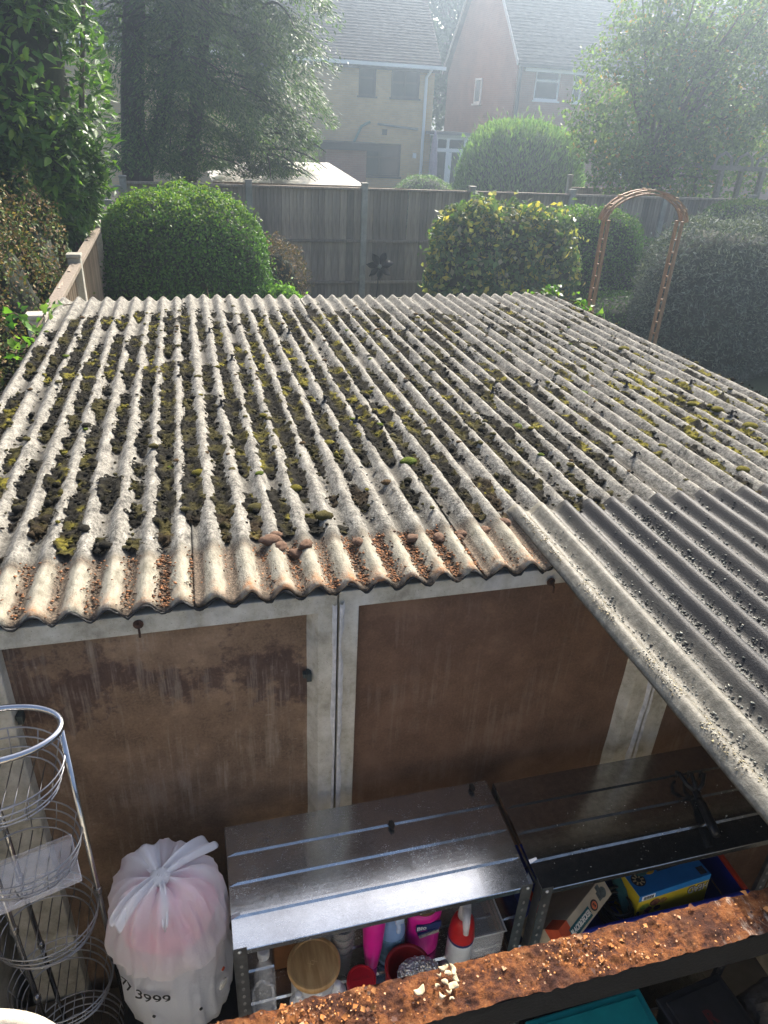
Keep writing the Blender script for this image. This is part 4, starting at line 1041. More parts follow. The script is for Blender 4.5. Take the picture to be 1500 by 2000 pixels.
tail([(kx, ky, kz + .012), (kx - .035, ky - .022, kz + .014), (kx - .075, ky - .050, kz - .004), (kx - .095, ky - .070, kz - .03)], [.006, .012, .016, .018], 1)
tail([(kx, ky, kz + .012), (kx + .045, ky + .030, kz + .022), (kx + .085, ky + .055, kz + .012), (kx + .11, ky + .085, kz - .02)], [.006, .016, .022, .026], 4)
tail([(kx, ky, kz + .010), (kx - .02, ky + .04, kz + .026), (kx - .03, ky + .085, kz + .010)], [.006, .022, .03], 7)
tail([(kx, ky, kz + .010), (kx + .012, ky - .05, kz + .008), (kx + .008, ky - .10, kz - .03)], [.005, .007, .006], 9)
bmq = bmesh.new(); bmesh.ops.create_icosphere(bmq, subdivisions=4, radius=1)
for v in bmq.verts:
    d = v.co.normalized(); f = 1 + .35 * (float(fbm(d.x * 2.5, d.y * 2.5, d.z * 2.5, 31)) - .5)
    v.co = Vector((CX + d.x * .103 * f, CY - .015 + d.y * .090 * f, 1.46 + BZ + d.z * .088 * f))
me = bpy.data.meshes.new('pink'); bmq.to_mesh(me); bmq.free()
tag(link('pink_cloth', me, simple('pink_cloth', (.66, .11, .22), .8, var=.35, scale=25, bump=.003)), 'pink cloth bundle showing through the top of the white bag', 'cloth')
bmq = bmesh.new(); bmesh.ops.create_icosphere(bmq, subdivisions=3, radius=1)
for v in bmq.verts:
    d = v.co.normalized(); f = 1 + .3 * (float(fbm(d.x * 2.5, d.y * 2.5, d.z * 2.5, 33)) - .5); v.co = Vector((CX + d.x * .105 * f, CY + d.y * .098 * f, 1.225 + BZ + d.z * .135 * f))
me = bpy.data.meshes.new('grey'); bmq.to_mesh(me); bmq.free()
tag(link('grey_cloth', me, simple('blue_grey_cloth', (.38, .43, .50), .85, var=.3, scale=12, bump=.003)), 'blue-grey cloth showing through the lower part of the white bag', 'cloth')
# printed digits wrapped on the bag
def wrap_text(s, size, a0, z0, name, tilt=0.0):
    me = text_mesh(s, size, .0005)
    for v in me.vertices:
        xx, zz = v.co.x, v.co.y + tilt * v.co.x; q = a0 + xx / .131; zq = z0 + zz
        n0 = float(fbm(math.cos(q) * 1.3 + 2, math.sin(q) * 1.3, zq * 5, 2)) - .5
        n1 = abs(float(fbm(math.cos(q) * 3.4, math.sin(q) * 3.4, zq * 9 + 4, 5)) - .5) * 1.4
        r = np.interp(zq, [p[1] for p in lowp], [p[0] for p in lowp]); pl = .10 * (abs(math.sin(q * 6 + 1.7 * math.sin(q * 2 + 2))) - .5)
        rr = r * (1 + .30 * n0 - .15 * n1) + pl * .30 * r + .004
        v.co = Vector((CX + rr * math.cos(q), CY + rr * math.sin(q) * .92, BZ + zq + pl * .06 + .03 * n0))
    me.materials.clear(); link(name, me, MAT['black_print'], t)
wrap_text('877 3999', .040, math.radians(-126), 1.305, 'lettering', -.08)
for a, z, r, mm in ((-112, 1.235, .004, 'black_print'), (-68, 1.22, .004, 'black_print'), (-40, 1.235, .014, 'cream_print'), (-38, 1.29, .005, 'red_print')):
    q = math.radians(a); b = MB(); rr = .1345
    b.lathe([(r, 0), (r * .9, .003), (r * .3, .004)], (0, 0, 0), 14, Matrix.Translation((CX + rr * math.cos(q), CY + rr * math.sin(q) * .92, z + BZ)) @ Vector((math.cos(q), math.sin(q), 0)).to_track_quat('Z', 'Y').to_matrix().to_4x4()); link('dot', b, MAT[mm], t)
# ------------------------------------------------------------------ chrome wire basket rack
M_CHROME = simple('chrome', (.45, .45, .46), .14, 1.0, var=.08)
M_WIRE = simple('chrome_wire', (.30, .30, .31), .28, 1.0, var=.2)
t = thing('cabinet', 'old dark cupboard below the chrome rack', 'cupboard', (-.43, 1.08, .03))
b = MB(); b.box((-.63, .88, .03), (-.27, 1.29, .86)); link('carcass', b, M_WOOD, t, bevel=.004)
b = MB(); b.box((-.62, .868, .06), (-.28, .879, .84)); d = link('door', b, M_WOOD, t, bevel=.003); b = MB(); b.lathe([(.01, 0), (.014, .02)], (0, 0, 0), 12, Matrix.Translation((-.31, .868, .5)) @ Matrix.Rotation(PI / 2, 4, 'X')); link('knob', b, M_RUST, d)
RX, RY = -.42, 1.115
t = thing('wire_rack', 'chrome tower of oval wire baskets at the left edge', 'rack', (RX, RY, .86))
def oval(cx, cy, z, rx, ry, n=48, dz=0):
    return [(cx + rx * math.cos(2 * PI * q / n), cy + ry * math.sin(2 * PI * q / n), z + dz * math.sin(2 * PI * q / n)) for q in range(n)]
link('top_ring', MB().tube(oval(RX, RY, 2.055, .118, .07), .0068, 12, True).mesh('r', True), M_CHROME, t)
for lx, ly in ((RX + .117, RY - .006), (RX - .055, RY + .062), (RX - .045, RY - .064)):
    lg = link('leg', MB().tube([(lx, ly, .862), (lx, ly, 2.052)], .0058, 12).mesh('l', True), M_CHROME, t)
    for z in (1.29, 1.55):
        link('collar', MB().lathe([(.0075, 0), (.0085, .003), (.0085, .016), (.0075, .019)], (lx, ly, z), 12), M_CHROME, lg)
for q, z in enumerate((1.99, 1.775, 1.535, 1.285, 1.04)):
    b = MB(); cy = RY - .022
    for r, dz in ((1.0, 0), (.96, -.022), (.90, -.044)):
        b.tube(oval(RX, cy, z + dz, .116 * r, .094 * r, 40, .010), .0019, 6, True)
    b.tube(oval(RX, cy, z - .062, .098, .076, 40, .010), .0019, 6, True)
    for u in np.linspace(-.085, .085, 9):
        w = .076 * math.sqrt(max(0, 1 - (u / .098) ** 2)); b.tube([(RX + u, cy - w, z - .065), (RX + u, cy + w, z - .060)], .0012, 5)
    for a in np.linspace(0, 2 * PI, 12, endpoint=False):
        ca, sa = math.cos(a), math.sin(a); b.tube([(RX + .116 * ca, cy + .094 * sa, z + .01 * sa), (RX + .107 * ca, cy + .086 * sa, z - .034 + .01 * sa), (RX + .098 * ca, cy + .076 * sa, z - .062 + .01 * sa)], .0013, 5)
    link('basket', b.mesh('b', True), M_WIRE, t)
# clear tray standing in the second basket
TM = Matrix.Translation((-.405, 1.065, 1.70)) @ Matrix.Rotation(.28, 4, 'Z') @ Matrix.Rotation(.5, 4, 'X')
t = thing('clear_tray', 'clear plastic tray propped in the second basket of the rack', 'tray', (-.405, 1.065, 1.66))
b = MB(); b.box((-.085, -.045, 0), (.085, .045, .002), TM); link('base', b, clear('hazy_plastic', (.85, .85, .9), .22, .25), t)
for a, c2 in (((-.085, -.045, .0021), (.085, -.043, .045)), ((-.085, .043, .0021), (.085, .045, .045)), ((-.085, -.0429, .0021), (-.083, .0429, .045)), ((.083, -.0429, .0021), (.085, .0429, .045))):
    b = MB(); b.box(a, c2, TM); link('side', b, MAT['hazy_plastic'], t)
# grey tub on the cupboard, yellow sponge
t = thing('grey_pot', 'round grey plastic pot behind the rack legs', 'pot', (-.245, 1.19, .03))
link('body', MB().lathe([(.06, .9), (.075, .92), (.085, 1.05), (.09, 1.055), (.08, 1.05), (.07, .93), (0, .925)], (-.225, 1.195, .0), 32).mesh('p', True), simple('grey_plastic', (.16, .17, .19), .5), t)
link('stand', MB().lathe([(.06, .03), (.06, .9)], (-.225, 1.195, 0), 24), MAT['black_plastic'], t)
# weathered hoop-backed chair frame in the near left corner
k = NT('flaking_cream_paint')
c = k.ramp(k.noise(45, 6, .75), [(.36, (.16, .13, .09)), (.44, (.50, .45, .36)), (.7, (.62, .58, .48))]); k.bump(k.noise(60, 5, .7), .7, .004); M_CREAM = k.fin(c, .8)
p = PZ(42, 1962, 1.78); hx, hy = p[0], p[1]
t = thing('chair', 'hoop-backed chair with flaking cream paint in the bottom left corner', 'chair', (hx - .06, hy - .1, .03))
pts = []
for q in range(25):
    a = PI * q / 24; pts.append((hx - .085 + .135 * math.cos(a), hy - .025 + .012 * math.sin(a), 1.62 + .165 * math.sin(a) ** .8))
link('back_hoop', MB().tube([(hx + .05, hy - .025, .03)] + pts + [(hx - .22, hy - .025, .03)], .016, 12).mesh('h', True), M_CREAM, t)
b = MB(); b.box((hx - .25, hy - .42, .9), (hx + .08, hy - .03, .935)); link('seat', b, M_CREAM, t, bevel=.01)
for x in (hx - .22, hx + .05):
    link('leg', MB().tube([(x, hy - .39, .03), (x, hy - .39, .9)], .014, 10), M_CREAM, t)
# ================================================================== GARDEN
# ------------------------------------------------------------------ fences
k = NT('weathered_board')
c = k.ramp(k.noise(6, 6, .65, stretch=(9, 9, .5)), [(.3, (.19, .158, .128)), (.55, (.33, .28, .23)), (.75, (.45, .40, .33))])
oi = k.t.nodes.new('ShaderNodeObjectInfo'); c = k.mix(1.0, c, k.ramp(oi.outputs['Random'], [(0, (.62, .61, .60)), (1, (1.25, 1.2, 1.13))]), 'MULTIPLY')
c = k.mix(k.ramp(k.voro(5, 'Distance', stretch=(3, 3, 1)), [(.03, .9), (.06, 0.0)]), c, (.04, .03, .025))
k.bump(k.noise(14, 5, .7, stretch=(8, 8, .4)), .4, .006); M_BOARD = k.fin(c, .9, 0, .2)
k = NT('fence_concrete'); c = k.ramp(k.noise(12, 6, .7), [(.3, (.24, .225, .19)), (.7, (.44, .415, .36))]); k.bump(k.noise(90, 4), .5, .006); M_FCON = k.fin(k.mix(k.ramp(k.noise(3, 5), [(.5, 0.0), (.7, .6)]), c, (.11, .115, .07)), .95)
def unit_mesh(name, b, mat):
    me = b.mesh(name) if isinstance(b, MB) else b; me.materials.append(mat); return me
def fence(ax, ay, bx, by, nb, h0, h1, label, posth, name='fence', side=-1, boards=True, gap=.10):
    """nb bays from a to b; boards face the side given"""
    A = Vector((ax, ay, 0)); B = Vector((bx, by, 0)); L = (B - A).length; rz = math.atan2(by - ay, bx - ax)
    M4 = Matrix.Translation(A) @ Matrix.Rotation(rz, 4, 'Z'); t = thing(name, label, 'fence', (ax, ay, 0))
    step = L / nb; bw = .112
    bmsh = None
    for q in range(nb + 1):
        b = MB(); x = q * step; b.box((x - .05, -.05, 0), (x + .05, .05, posth), M4)
        b.box((x - .058, -.058, posth), (x + .058, .058, posth + .03), M4); link('post', b, M_FCON, t, bevel=.008)
    for q in range(nb):
        x0, x1 = q * step + .051, (q + 1) * step - .051
        b = MB(); b.box((x0, -.028, 0), (x1, .028, h0), M4); link('gravel_board', b, M_FCON, t, bevel=.004)
        n = int(round((x1 - x0) / .122)); w = (x1 - x0) / n
        b = MB()
        b.add([(0, -.010, h0 + .002), (w + .012, .006, h0 + .002), (w + .012, .010, h0 + .002), (0, .010, h0 + .002), (0, -.010, h1 - .02), (w + .012, .006, h1 - .02), (w + .012, .010, h1 - .02), (0, .010, h1 - .02)], [(0, 3, 2, 1), (4, 5, 6, 7), (0, 1, 5, 4), (1, 2, 6, 5), (2, 3, 7, 6), (3, 0, 4, 7)])
        bm_ = unit_mesh('board', b, M_BOARD)
        for i in range(n):
            o = bpy.data.objects.new('board', bm_); COL.objects.link(o); adopt(o, t)
            o.matrix_basis = M4 @ Matrix.Translation((x0 + i * w - .006, .014 * 0 + RNG.normal(0, .0015), RNG.normal(0, .006))) @ Matrix.Rotation(RNG.normal(0, .004), 4, 'Y')
        for zr in (h0 + .28, h0 + (h1 - h0) * .53, h1 - .055):
            if zr > h1 - .1: b = MB(); b.box((x0 - .001, -.050, h1 - .055), (x1 + .001, .03, h1 - .018), M4); link('capping_rail', b, M_BOARD, t, bevel=.004)
            else: b = MB(); b.box((x0, -.045, zr - .022), (x1, -.0115, zr + .022), M4); link('rail', b, M_BOARD, t, bevel=.004)
    return t
yF = 12.6
fx = [PY(p, 370, yF)[0] for p in (490, 712, 928, 1125)]
bay = 1.89
fence(fx[1] - 2 * bay, yF, fx[1] + 5 * bay, yF, 7, .3, 2.10, 'grey featherboard back fence with concrete posts across the garden', 2.13)
fence(-.86, 4.5, -.93, yF - .1, 4, .2, 1.98, 'grey side fence running back from the left corner of the roof', 2.0)
# fallen leaves, twig
# ------------------------------------------------------------------ foliage builders
PLANT = 1.7
def bush(name, label, cat, blobs, n, L, W, cols, w=None, amp=.15, power=2.0, mat=None, shell=.8, group=None, corek=.82, stem=True, orient='mix', fq=2.2, tipcol=None, fold=.18, droop=0):
    c0 = blobs[0][0]; t = thing(name, label, cat, (c0[0], c0[1], 0), group)
    tot = sum(b[1][0] * b[1][2] + b[1][1] * b[1][2] for b in blobs)
    Cs = []; Ns = []
    for q, (c, r) in enumerate(blobs):
        m = int(n * (r[0] * r[2] + r[1] * r[2]) / tot)
        P, N_ = blob_pts(m, c, r, shell, q + 3, amp, power, .02, fq); Cs.append(P); Ns.append(N_)
        if corek: core('shade_filler', c, r, q + 3, M_CORE, t, amp, power, corek, .01, fq)
    C = np.concatenate(Cs); N_ = np.concatenate(Ns); m = len(C)
    if orient == 'out': D = unit(N_ + .7 * rdir(m)); NN = unit(N_ + .8 * rdir(m))
    elif orient == 'up': D = unit(N_ * .5 + np.array([0, 0, .9]) + .6 * rdir(m)); NN = unit(N_ + .6 * rdir(m))
    elif orient == 'droop': D = unit(N_ * .8 + np.array([0, 0, -.6]) + .5 * rdir(m)); NN = unit(N_ + np.array([0, 0, .5]) + .6 * rdir(m))
    else: D = rdir(m); NN = unit(N_ + .9 * rdir(m))
    sh = RNG.random(m) < .035; C[sh] += N_[sh] * (L * RNG.uniform(.5, 2.2, (int(sh.sum()), 1)))
    col = palette(m, cols, w) * PLANT * (.62 + .76 * fbm(C[:, 0] * 4, C[:, 1] * 4, C[:, 2] * 4, 77))[:, None]
    if tipcol is not None:
        zt = max(b[0][2] + b[1][2] for b in blobs); f = sstep(zt - tipcol[1], zt - tipcol[2], C[:, 2] + RNG.normal(0, .06, m)) * (RNG.random(m) < tipcol[3])
        col = col * (1 - f[:, None]) + np.array(tipcol[0]) * f[:, None]
    Ls = L * RNG.uniform(.65, 1.3, m); Ws = W * RNG.uniform(.7, 1.25, m)
    cr = link('crown', leaves('crown', C, D, NN, Ls, Ws, col, fold), mat or M_LEAF, t)
    if stem:
        b = MB()
        for q in range(3):
            a = q * 2.1; b.tube([(c0[0] + .05 * math.cos(a), c0[1] + .05 * math.sin(a), 0), (c0[0] + .2 * math.cos(a), c0[1] + .2 * math.sin(a), c0[2] * .9)], [.03, .015], 7)
        link('trunk', b, M_BARK, t)
    return t
# clipped dome at the left
dm = bush('clipped_dome_shrub', 'large clipped green dome hedge behind the left part of the roof', 'shrub', [((-.02, 9.0, 1.02), (1.0, .95, 1.30))], 78000, .040, .022, [(.030, .075, .016), (.045, .10, .022), (.022, .055, .014), (.06, .12, .03)], amp=.075, power=2.8, shell=.94, corek=.91, tipcol=((.14, .22, .035), .55, .02, .55), fq=3)
bush('low_shrub', 'small light green shrub at the right foot of the clipped dome', 'shrub', [((1.05, 8.4, .80), (.32, .32, .60))], 7000, .05, .03, [(.09, .17, .035), (.12, .22, .05), (.06, .12, .025)], amp=.08, shell=.88, corek=.85)
bush('dead_shrub', 'brown half-dead shrub between the dome hedge and the fence', 'shrub', [((1.30, 11.2, .80), (.50, .40, .80)), ((.95, 11.2, .9), (.35, .35, .6))], 7000, .05, .018, [(.10, .065, .035), (.07, .05, .03), (.05, .055, .025), (.14, .09, .04)], amp=.3, shell=.55, corek=.6, mat=M_DULL)
# variegated hedge
bush('variegated_shrub', 'tall shrub with yellow-edged leaves in front of the back fence', 'shrub', [((4.62, 10.5, 1.1), (1.10, .55, 1.06)), ((4.0, 10.4, 1.15), (.55, .45, .95)), ((5.25, 10.5, 1.1), (.6, .5, 1.0))], 12500, .105, .062, [(.05, .09, .03), (.07, .11, .04), (.22, .22, .07), (.30, .25, .06), (.045, .07, .03), (.20, .18, .12)], [.28, .24, .13, .09, .18, .08], amp=.26, power=2.7, shell=.74, corek=.72, mat=M_GLOSS)
bush('rounded_hedge', 'rounded bright green hedge left of the wooden arch', 'hedge', [((6.55, 11.3, 1.0), (.85, .6, 1.03))], 15000, .055, .03, [(.05, .11, .025), (.07, .14, .03), (.035, .08, .02)], amp=.1, power=2.8, shell=.9, corek=.88, tipcol=((.15, .22, .05), .5, .05, .5))
bush('low_hedge', 'low dark hedge seen through the wooden arch', 'hedge', [((7.9, 11.3, .75), (.9, .5, .80)), ((6.9, 9.8, .35), (1.5, .6, .62))], 14000, .05, .028, [(.03, .07, .02), (.045, .09, .022), (.02, .045, .015)], amp=.12, power=3, shell=.88, corek=.86)
bush('grey_leaved_bush', 'big dark bush with narrow silvery leaves at the right edge', 'bush', [((7.25, 8.9, 1.0), (1.10, 1.0, 1.15)), ((8.4, 9.2, 1.0), (1.1, 1.0, 1.2))], 46000, .075, .018, [(.055, .07, .06), (.085, .10, .09), (.035, .045, .038), (.13, .145, .13)], [.35, .3, .25, .1], amp=.12, power=2.6, shell=.86, corek=.86, mat=M_DULL)
bush('ground_plants', 'low leafy plants at the foot of the arch', 'plants', [((5.3, 8.9, .12), (.9, .35, .32)), ((4.6, 9.2, .2), (.5, .4, .4))], 4000, .075, .045, [(.06, .11, .03), (.10, .16, .06), (.03, .06, .02)], amp=.4, shell=.5, corek=.5, mat=M_GLOSS)
bush('trimmed_hedge', 'long trimmed hedge behind the silvery bush at the right', 'hedge', [((10.6, 12.1, 1.0), (1.5, .5, 1.12))], 16000, .05, .028, [(.05, .10, .025), (.07, .13, .03), (.035, .07, .02)], amp=.05, power=4, shell=.93, corek=.92, tipcol=((.15, .2, .05), .35, .05, .5))
# brown hedge on the left
bush('browning_hedge', 'scruffy browning hedge beyond the left side fence', 'hedge', [((-1.42, 6.3, 1.25), (.52, .9, 1.25)), ((-1.6, 5.2, .95), (.60, .9, 1.0)), ((-1.25, 7.0, 1.5), (.33, .6, 1.05)), ((-1.75, 6.2, 1.9), (.5, .8, .95))], 36000, .034, .019, [(.12, .075, .04), (.085, .055, .03), (.05, .07, .022), (.07, .10, .03), (.16, .12, .05), (.04, .055, .02)], amp=.32, shell=.66, corek=.60, mat=M_DULL, fq=3.2)
bush('weed_bank', 'rough undergrowth of weeds below the left hedge', 'plants', [((-1.25, 4.7, .75), (.42, .9, .85)), ((-1.1, 3.4, .6), (.35, .9, .8))], 6000, .06, .035, [(.035, .06, .02), (.06, .09, .03), (.10, .06, .03)], amp=.35, shell=.5, corek=.6)
bush('distant_shrub', 'small dark shrub in the far garden just above the fence', 'shrub', [((6.95, 22.0, .85), (1.05, .9, .90))], 6000, .06, .035, [(.06, .10, .05), (.08, .12, .06)], amp=.08, shell=.9, corek=.88)
bush('round_conifer_bush', 'round feathery pale green conifer beyond the back fence', 'bush', [((9.0, 20.0, 1.55), (1.72, 1.6, 1.72))], 26000, .14, .035, [(.06, .12, .03), (.085, .15, .04), (.045, .09, .025)], amp=.08, power=2.5, shell=.86, corek=.85, orient='up', tipcol=((.14, .21, .06), .9, .1, .4))
# ------------------------------------------------------------------ laurel (large leaves, one by one)
def lleaf(seed, L=.125, W=.046):
    V = []; rr = random.Random(seed); curl = rr.uniform(.02, .06)
    rows = [(0, 0), (.12, .55), (.35, 1), (.6, .95), (.82, .55), (1, 0)]
    for u, w in rows:
        for v in (-1, 0, 1):
            V.append((v * w * W / 2, (u - .1) * L, abs(v) * w * W * .22 - curl * (u - .3) ** 2 * L * 4))
    b = MB(); b.sheet(V, 6, 3); me = b.mesh('leaf', True); return me
M_LAUREL = leafmat('laurel_leaf', .38, .5, True, [(0, (.05, .12, .025)), (.5, (.085, .175, .035)), (.85, (.14, .25, .04)), (1, (.20, .28, .045))])
LL = []
for s in range(4):
    me = lleaf(s); me.materials.append(M_LAUREL); LL.append(me)
lt = thing('laurel_tree', 'tall cherry laurel with big glossy leaves at the upper left', 'tree', (-1.25, 8.2, 0))
lb = [((-1.42, 8.1, 3.3), (.90, .95, 1.4)), ((-1.22, 8.0, 2.55), (.52, .7, .7)), ((-1.2, 8.2, 4.3), (.62, .9, .9)), ((-1.9, 8.0, 3.3), (.9, .9, 1.6))]
Cs = []; Ns = []
for q, (c, r) in enumerate(lb):
    P, N_ = blob_pts(4800, c, r, .62, 40 + q, .3, 2.0, .3); Cs.append(P); Ns.append(N_)
C = np.concatenate(Cs); N_ = np.concatenate(Ns); m = len(C)
D = unit(N_ * .7 + np.array([0, 0, -.12]) + .75 * rdir(m)); NN = unit(N_ * .5 + np.array([0, 0, .9]) + .5 * rdir(m))
score = (C - CAM) @ MR[2]; fac = -((C - CAM) * N_).sum(1) / np.linalg.norm(C - CAM, axis=1)
px = 750 + FPX * ((C - CAM) @ MR[0]) / score; py = 1000 + FPX * ((C - CAM) @ MR[1]) / score
vis = (px > -20) & (px < 260) & (py > -20) & (py < 470)
order = np.argsort(-(fac * 1.0 - score * .08 + vis * 5))
pick = order[:300]; rest = order[300:]
crown = link('crown', leaves('crown', C[rest], D[rest], NN[rest], .125 * RNG.uniform(.7, 1.15, len(rest)), .048 * RNG.uniform(.8, 1.1, len(rest)), palette(len(rest), [(.05, .12, .025), (.07, .15, .03), (.12, .22, .04), (.04, .09, .02)]), .2), M_GLOSS, lt)
crown['kind'] = 'stuff'
for q in pick:
    d = Vector(D[q]); nn = Vector(NN[q]); s = d.cross(nn).normalized(); nn = s.cross(d)
    o = bpy.data.objects.new('leaf', LL[int(RNG.integers(4))]); COL.objects.link(o); o.parent = crown
    R3 = Matrix((s, d, nn)).transposed().to_4x4(); sc = RNG.uniform(.8, 1.2)
    o.matrix_basis = Matrix.Translation(C[q]) @ R3 @ Matrix.Scale(sc, 4)
b = MB()
for q in range(5):
    a = q * 1.3; b.tube([(-1.3 + .08 * math.cos(a), 8.2 + .08 * math.sin(a), 0), (-1.3 + .25 * math.cos(a), 8.2 + .2 * math.sin(a), 1.8), (-1.3 + .6 * math.cos(a), 8.2 + .5 * math.sin(a), 3.9)], [.06, .045, .015], 8)
link('trunk', b, M_BARK, lt)
for q, (c, r) in enumerate(lb): core('shade_filler', c, r, 40 + q, M_CORE, lt, .3, 2.0, .55, .3)
# ------------------------------------------------------------------ big conifer
ct = thing('conifer_tree', 'huge dark conifer with drooping feathery boughs beyond the fence', 'tree', (.1, 14.6, 0))
b = MB()
tp = [PY(p, y, 14.8) for p, y in ((262, 330), (258, 180), (262, 0))]
b.tube([(tp[0][0], 14.8, 0), tp[0], tp[1], tp[2], (tp[2][0] + .1, 14.8, 9)], [.24, .21, .19, .17, .05], 12)
t2 = [PY(p, y, 14.6) for p, y in ((285, 330), (318, 220), (345, 100))]
b.tube([(t2[0][0] - .15, 14.6, 0), t2[0], t2[1], t2[2], (t2[2][0] + .5, 14.6, 7)], [.14, .13, .12, .10, .03], 10)
t3 = [PY(p, y, 14.9) for p, y in ((370, 340), (385, 200), (400, 50))]
b.tube([(t3[0][0], 14.9, 0), t3[0], t3[1], t3[2], (t3[2][0] + .2, 14.9, 8)], [.15, .13, .12, .10, .03], 10)
link('trunk', b.mesh('t', True), M_BARKD, ct)
stems = [np.array((tp[1][0], 14.8)), np.array((t2[1][0] + .2, 14.6)), np.array((t3[1][0], 14.9)), np.array((t3[1][0] + 1.2, 14.9))]
Cs = []; Ds = []; Nn = []; bb = MB()
for q in range(440):
    s = stems[int(RNG.integers(4))]; z0 = RNG.uniform(2.2, 8.5); az = RNG.uniform(0, 2 * PI)
    ln = RNG.uniform(1.1, 2.5) * (1 if z0 < 5.5 else .75)
    if math.cos(az) < -.2: ln *= .35
    if math.sin(az) > .5: ln *= .8
    ln = min(ln, max(.5, (3.0 - s[0]) / max(math.cos(az), .05))) if math.cos(az) > 0 else ln
    p0 = np.array([s[0], s[1], z0]); dv = np.array([math.cos(az), math.sin(az), .15])
    u = np.linspace(0, 1, 9); crv = p0 + dv * (u * ln)[:, None] + np.array([0, 0, -1]) * (.55 * ln * u ** 2.2)[:, None]
    if q % 2 == 0: bb.tube([tuple(p) for p in crv[:7]], [.028, .024, .02, .016, .012, .009, .006], 5)
    m = int(380 * ln); uu = RNG.random(m) ** .6; ci = p0 + dv * (uu * ln)[:, None] + np.array([0, 0, -1]) * (.55 * ln * uu ** 2.2)[:, None]
    side = np.cross(dv, [0, 0, 1]); side /= np.linalg.norm(side)
    sp = RNG.normal(0, 1, m) * .26 * (1.1 - .5 * uu)
    ci = ci + side * sp[:, None] + np.array([0, 0, -1]) * (np.abs(sp) * .55 + RNG.uniform(0, .16, m))[:, None] + RNG.normal(0, .04, (m, 3))
    Cs.append(ci); Ds.append(unit(dv * .8 + side * np.sign(sp)[:, None] * .8 + np.array([0, 0, -.75]) + .4 * rdir(m))); Nn.append(unit(np.array([0, 0, 1]) + .6 * rdir(m)))
C = np.concatenate(Cs); D = np.concatenate(Ds); NN = np.concatenate(Nn); m = len(C)
ok = (C[:, 0] < 2.6 + 2.2 * (fbm(C[:, 1] * 1.5, C[:, 2] * 1.6, 0, 13) - .4) - np.clip(2.9 - C[:, 2], 0, 2) * .55) & ((C[:, 0] > .5 + .8 * (vnoise(C[:, 2] * 2, C[:, 1], 0, 4) - .5)) | (C[:, 2] > 4.2) | (RNG.random(m) < .66)) & (C[:, 2] > 1.95 + .25 * fbm(C[:, 0] * 2, C[:, 1] * 2, 0, 3)); C, D, NN = C[ok], D[ok], NN[ok]; m = len(C)
link('crown', leaves('crown', C, D, NN, .105 * RNG.uniform(.6, 1.3, m), .024 * RNG.uniform(.6, 1.3, m), palette(m, [(.06, .115, .04), (.085, .15, .05), (.04, .08, .032), (.12, .19, .06)], [.35, .3, .25, .1]), .1), M_LEAF, ct)
link('boughs', bb, M_BARKD, ct)
# a second, slimmer mass of the same kind of foliage low over the shed: part of the same tree
# ------------------------------------------------------------------ broadleaf trees
def broadleaf(name, label, base, trunk_h, blobs, n, L, W, cols, w=None, mat=None, amp=.35, shell=.35, tr=.12, limbs=7):
    t = thing(name, label, 'tree', (*base, 0)); b = MB(); B = Vector((*base, 0))
    b.tube([B, B + Vector((.05, .02, trunk_h * .5)), B + Vector((.0, .05, trunk_h))], [tr * 1.25, tr, tr * .8], 10)
    for c, r in blobs:
        for q in range(limbs):
            d = Vector(rdir(1)[0]); e = Vector(c) + Vector((d.x * r[0], d.y * r[1], abs(d.z) * r[2])) * .8; s = B + Vector((0, .05, trunk_h * RNG.uniform(.8, 1)))
            md = s.lerp(e, .5) + Vector((0, 0, .12 * (e - s).length)); b.tube([s, md, e], [tr * .45, tr * .25, tr * .06], 6)
    link('trunk', b.mesh('t', True), M_BARK, t)
    Cs = []; Ns = []; tot = sum(np.prod(r) for c, r in blobs)
    for q, (c, r) in enumerate(blobs):
        m = int(n * np.prod(r) / tot); P, N_ = blob_pts(m, c, r, shell, 70 + q, amp, 2.0, .3, 3.0)
        g = fbm(P[:, 0] * 1.9, P[:, 1] * 1.9, P[:, 2] * 1.9, 33, 2); k_ = g > .43; Cs.append(P[k_]); Ns.append(N_[k_])
    C = np.concatenate(Cs); N_ = np.concatenate(Ns); m = len(C)
    link('crown', leaves('crown', C, unit(rdir(m) + np.array([0, 0, -.35])), unit(N_ + np.array([0, 0, .6]) + .8 * rdir(m)), L * RNG.uniform(.6, 1.3, m), W * RNG.uniform(.7, 1.3, m), palette(m, cols, w) * PLANT, .2), mat or M_LEAF, t)
    return t
broadleaf('apple_tree', 'pale hazy apple tree filling the upper right corner', (10.1, 15.6), 2.2, [((10.6, 15.5, 3.9), (2.6, 1.7, 1.6)), ((9.3, 15.3, 3.2), (1.4, 1.2, 1.2)), ((12.3, 15.8, 3.6), (2.2, 1.6, 1.9)), ((10.4, 15.2, 5.2), (1.9, 1.5, 1.2)), ((9.9, 15.0, 2.3), (1.5, 1.0, .75))], 60000, .095, .06, [(.07, .11, .03), (.10, .15, .045), (.05, .085, .025), (.20, .13, .04)], [.36, .3, .28, .06], tr=.14)
broadleaf('ash_tree', 'dark tall tree filling the gap between the two houses', (15.4, 44), 4, [((15.2, 44, 7.6), (3.4, 2.4, 4.0)), ((14.4, 43.5, 3.6), (2.8, 2, 4.2)), ((14.0, 44, 11.2), (3.6, 2.5, 3.0)), ((17, 45, 12), (4, 2.5, 3))], 24000, .36, .2, [(.03, .055, .025), (.045, .075, .03)], shell=.3, tr=.3)
broadleaf('lime_tree', 'dark treetop behind the roof of the red brick house', (27, 52), 6, [((24, 52, 12.5), (6, 3, 3.6)), ((32, 52, 12), (6, 3, 3.6))], 10000, .5, .28, [(.03, .055, .025), (.045, .07, .03)], shell=.3, tr=.35)
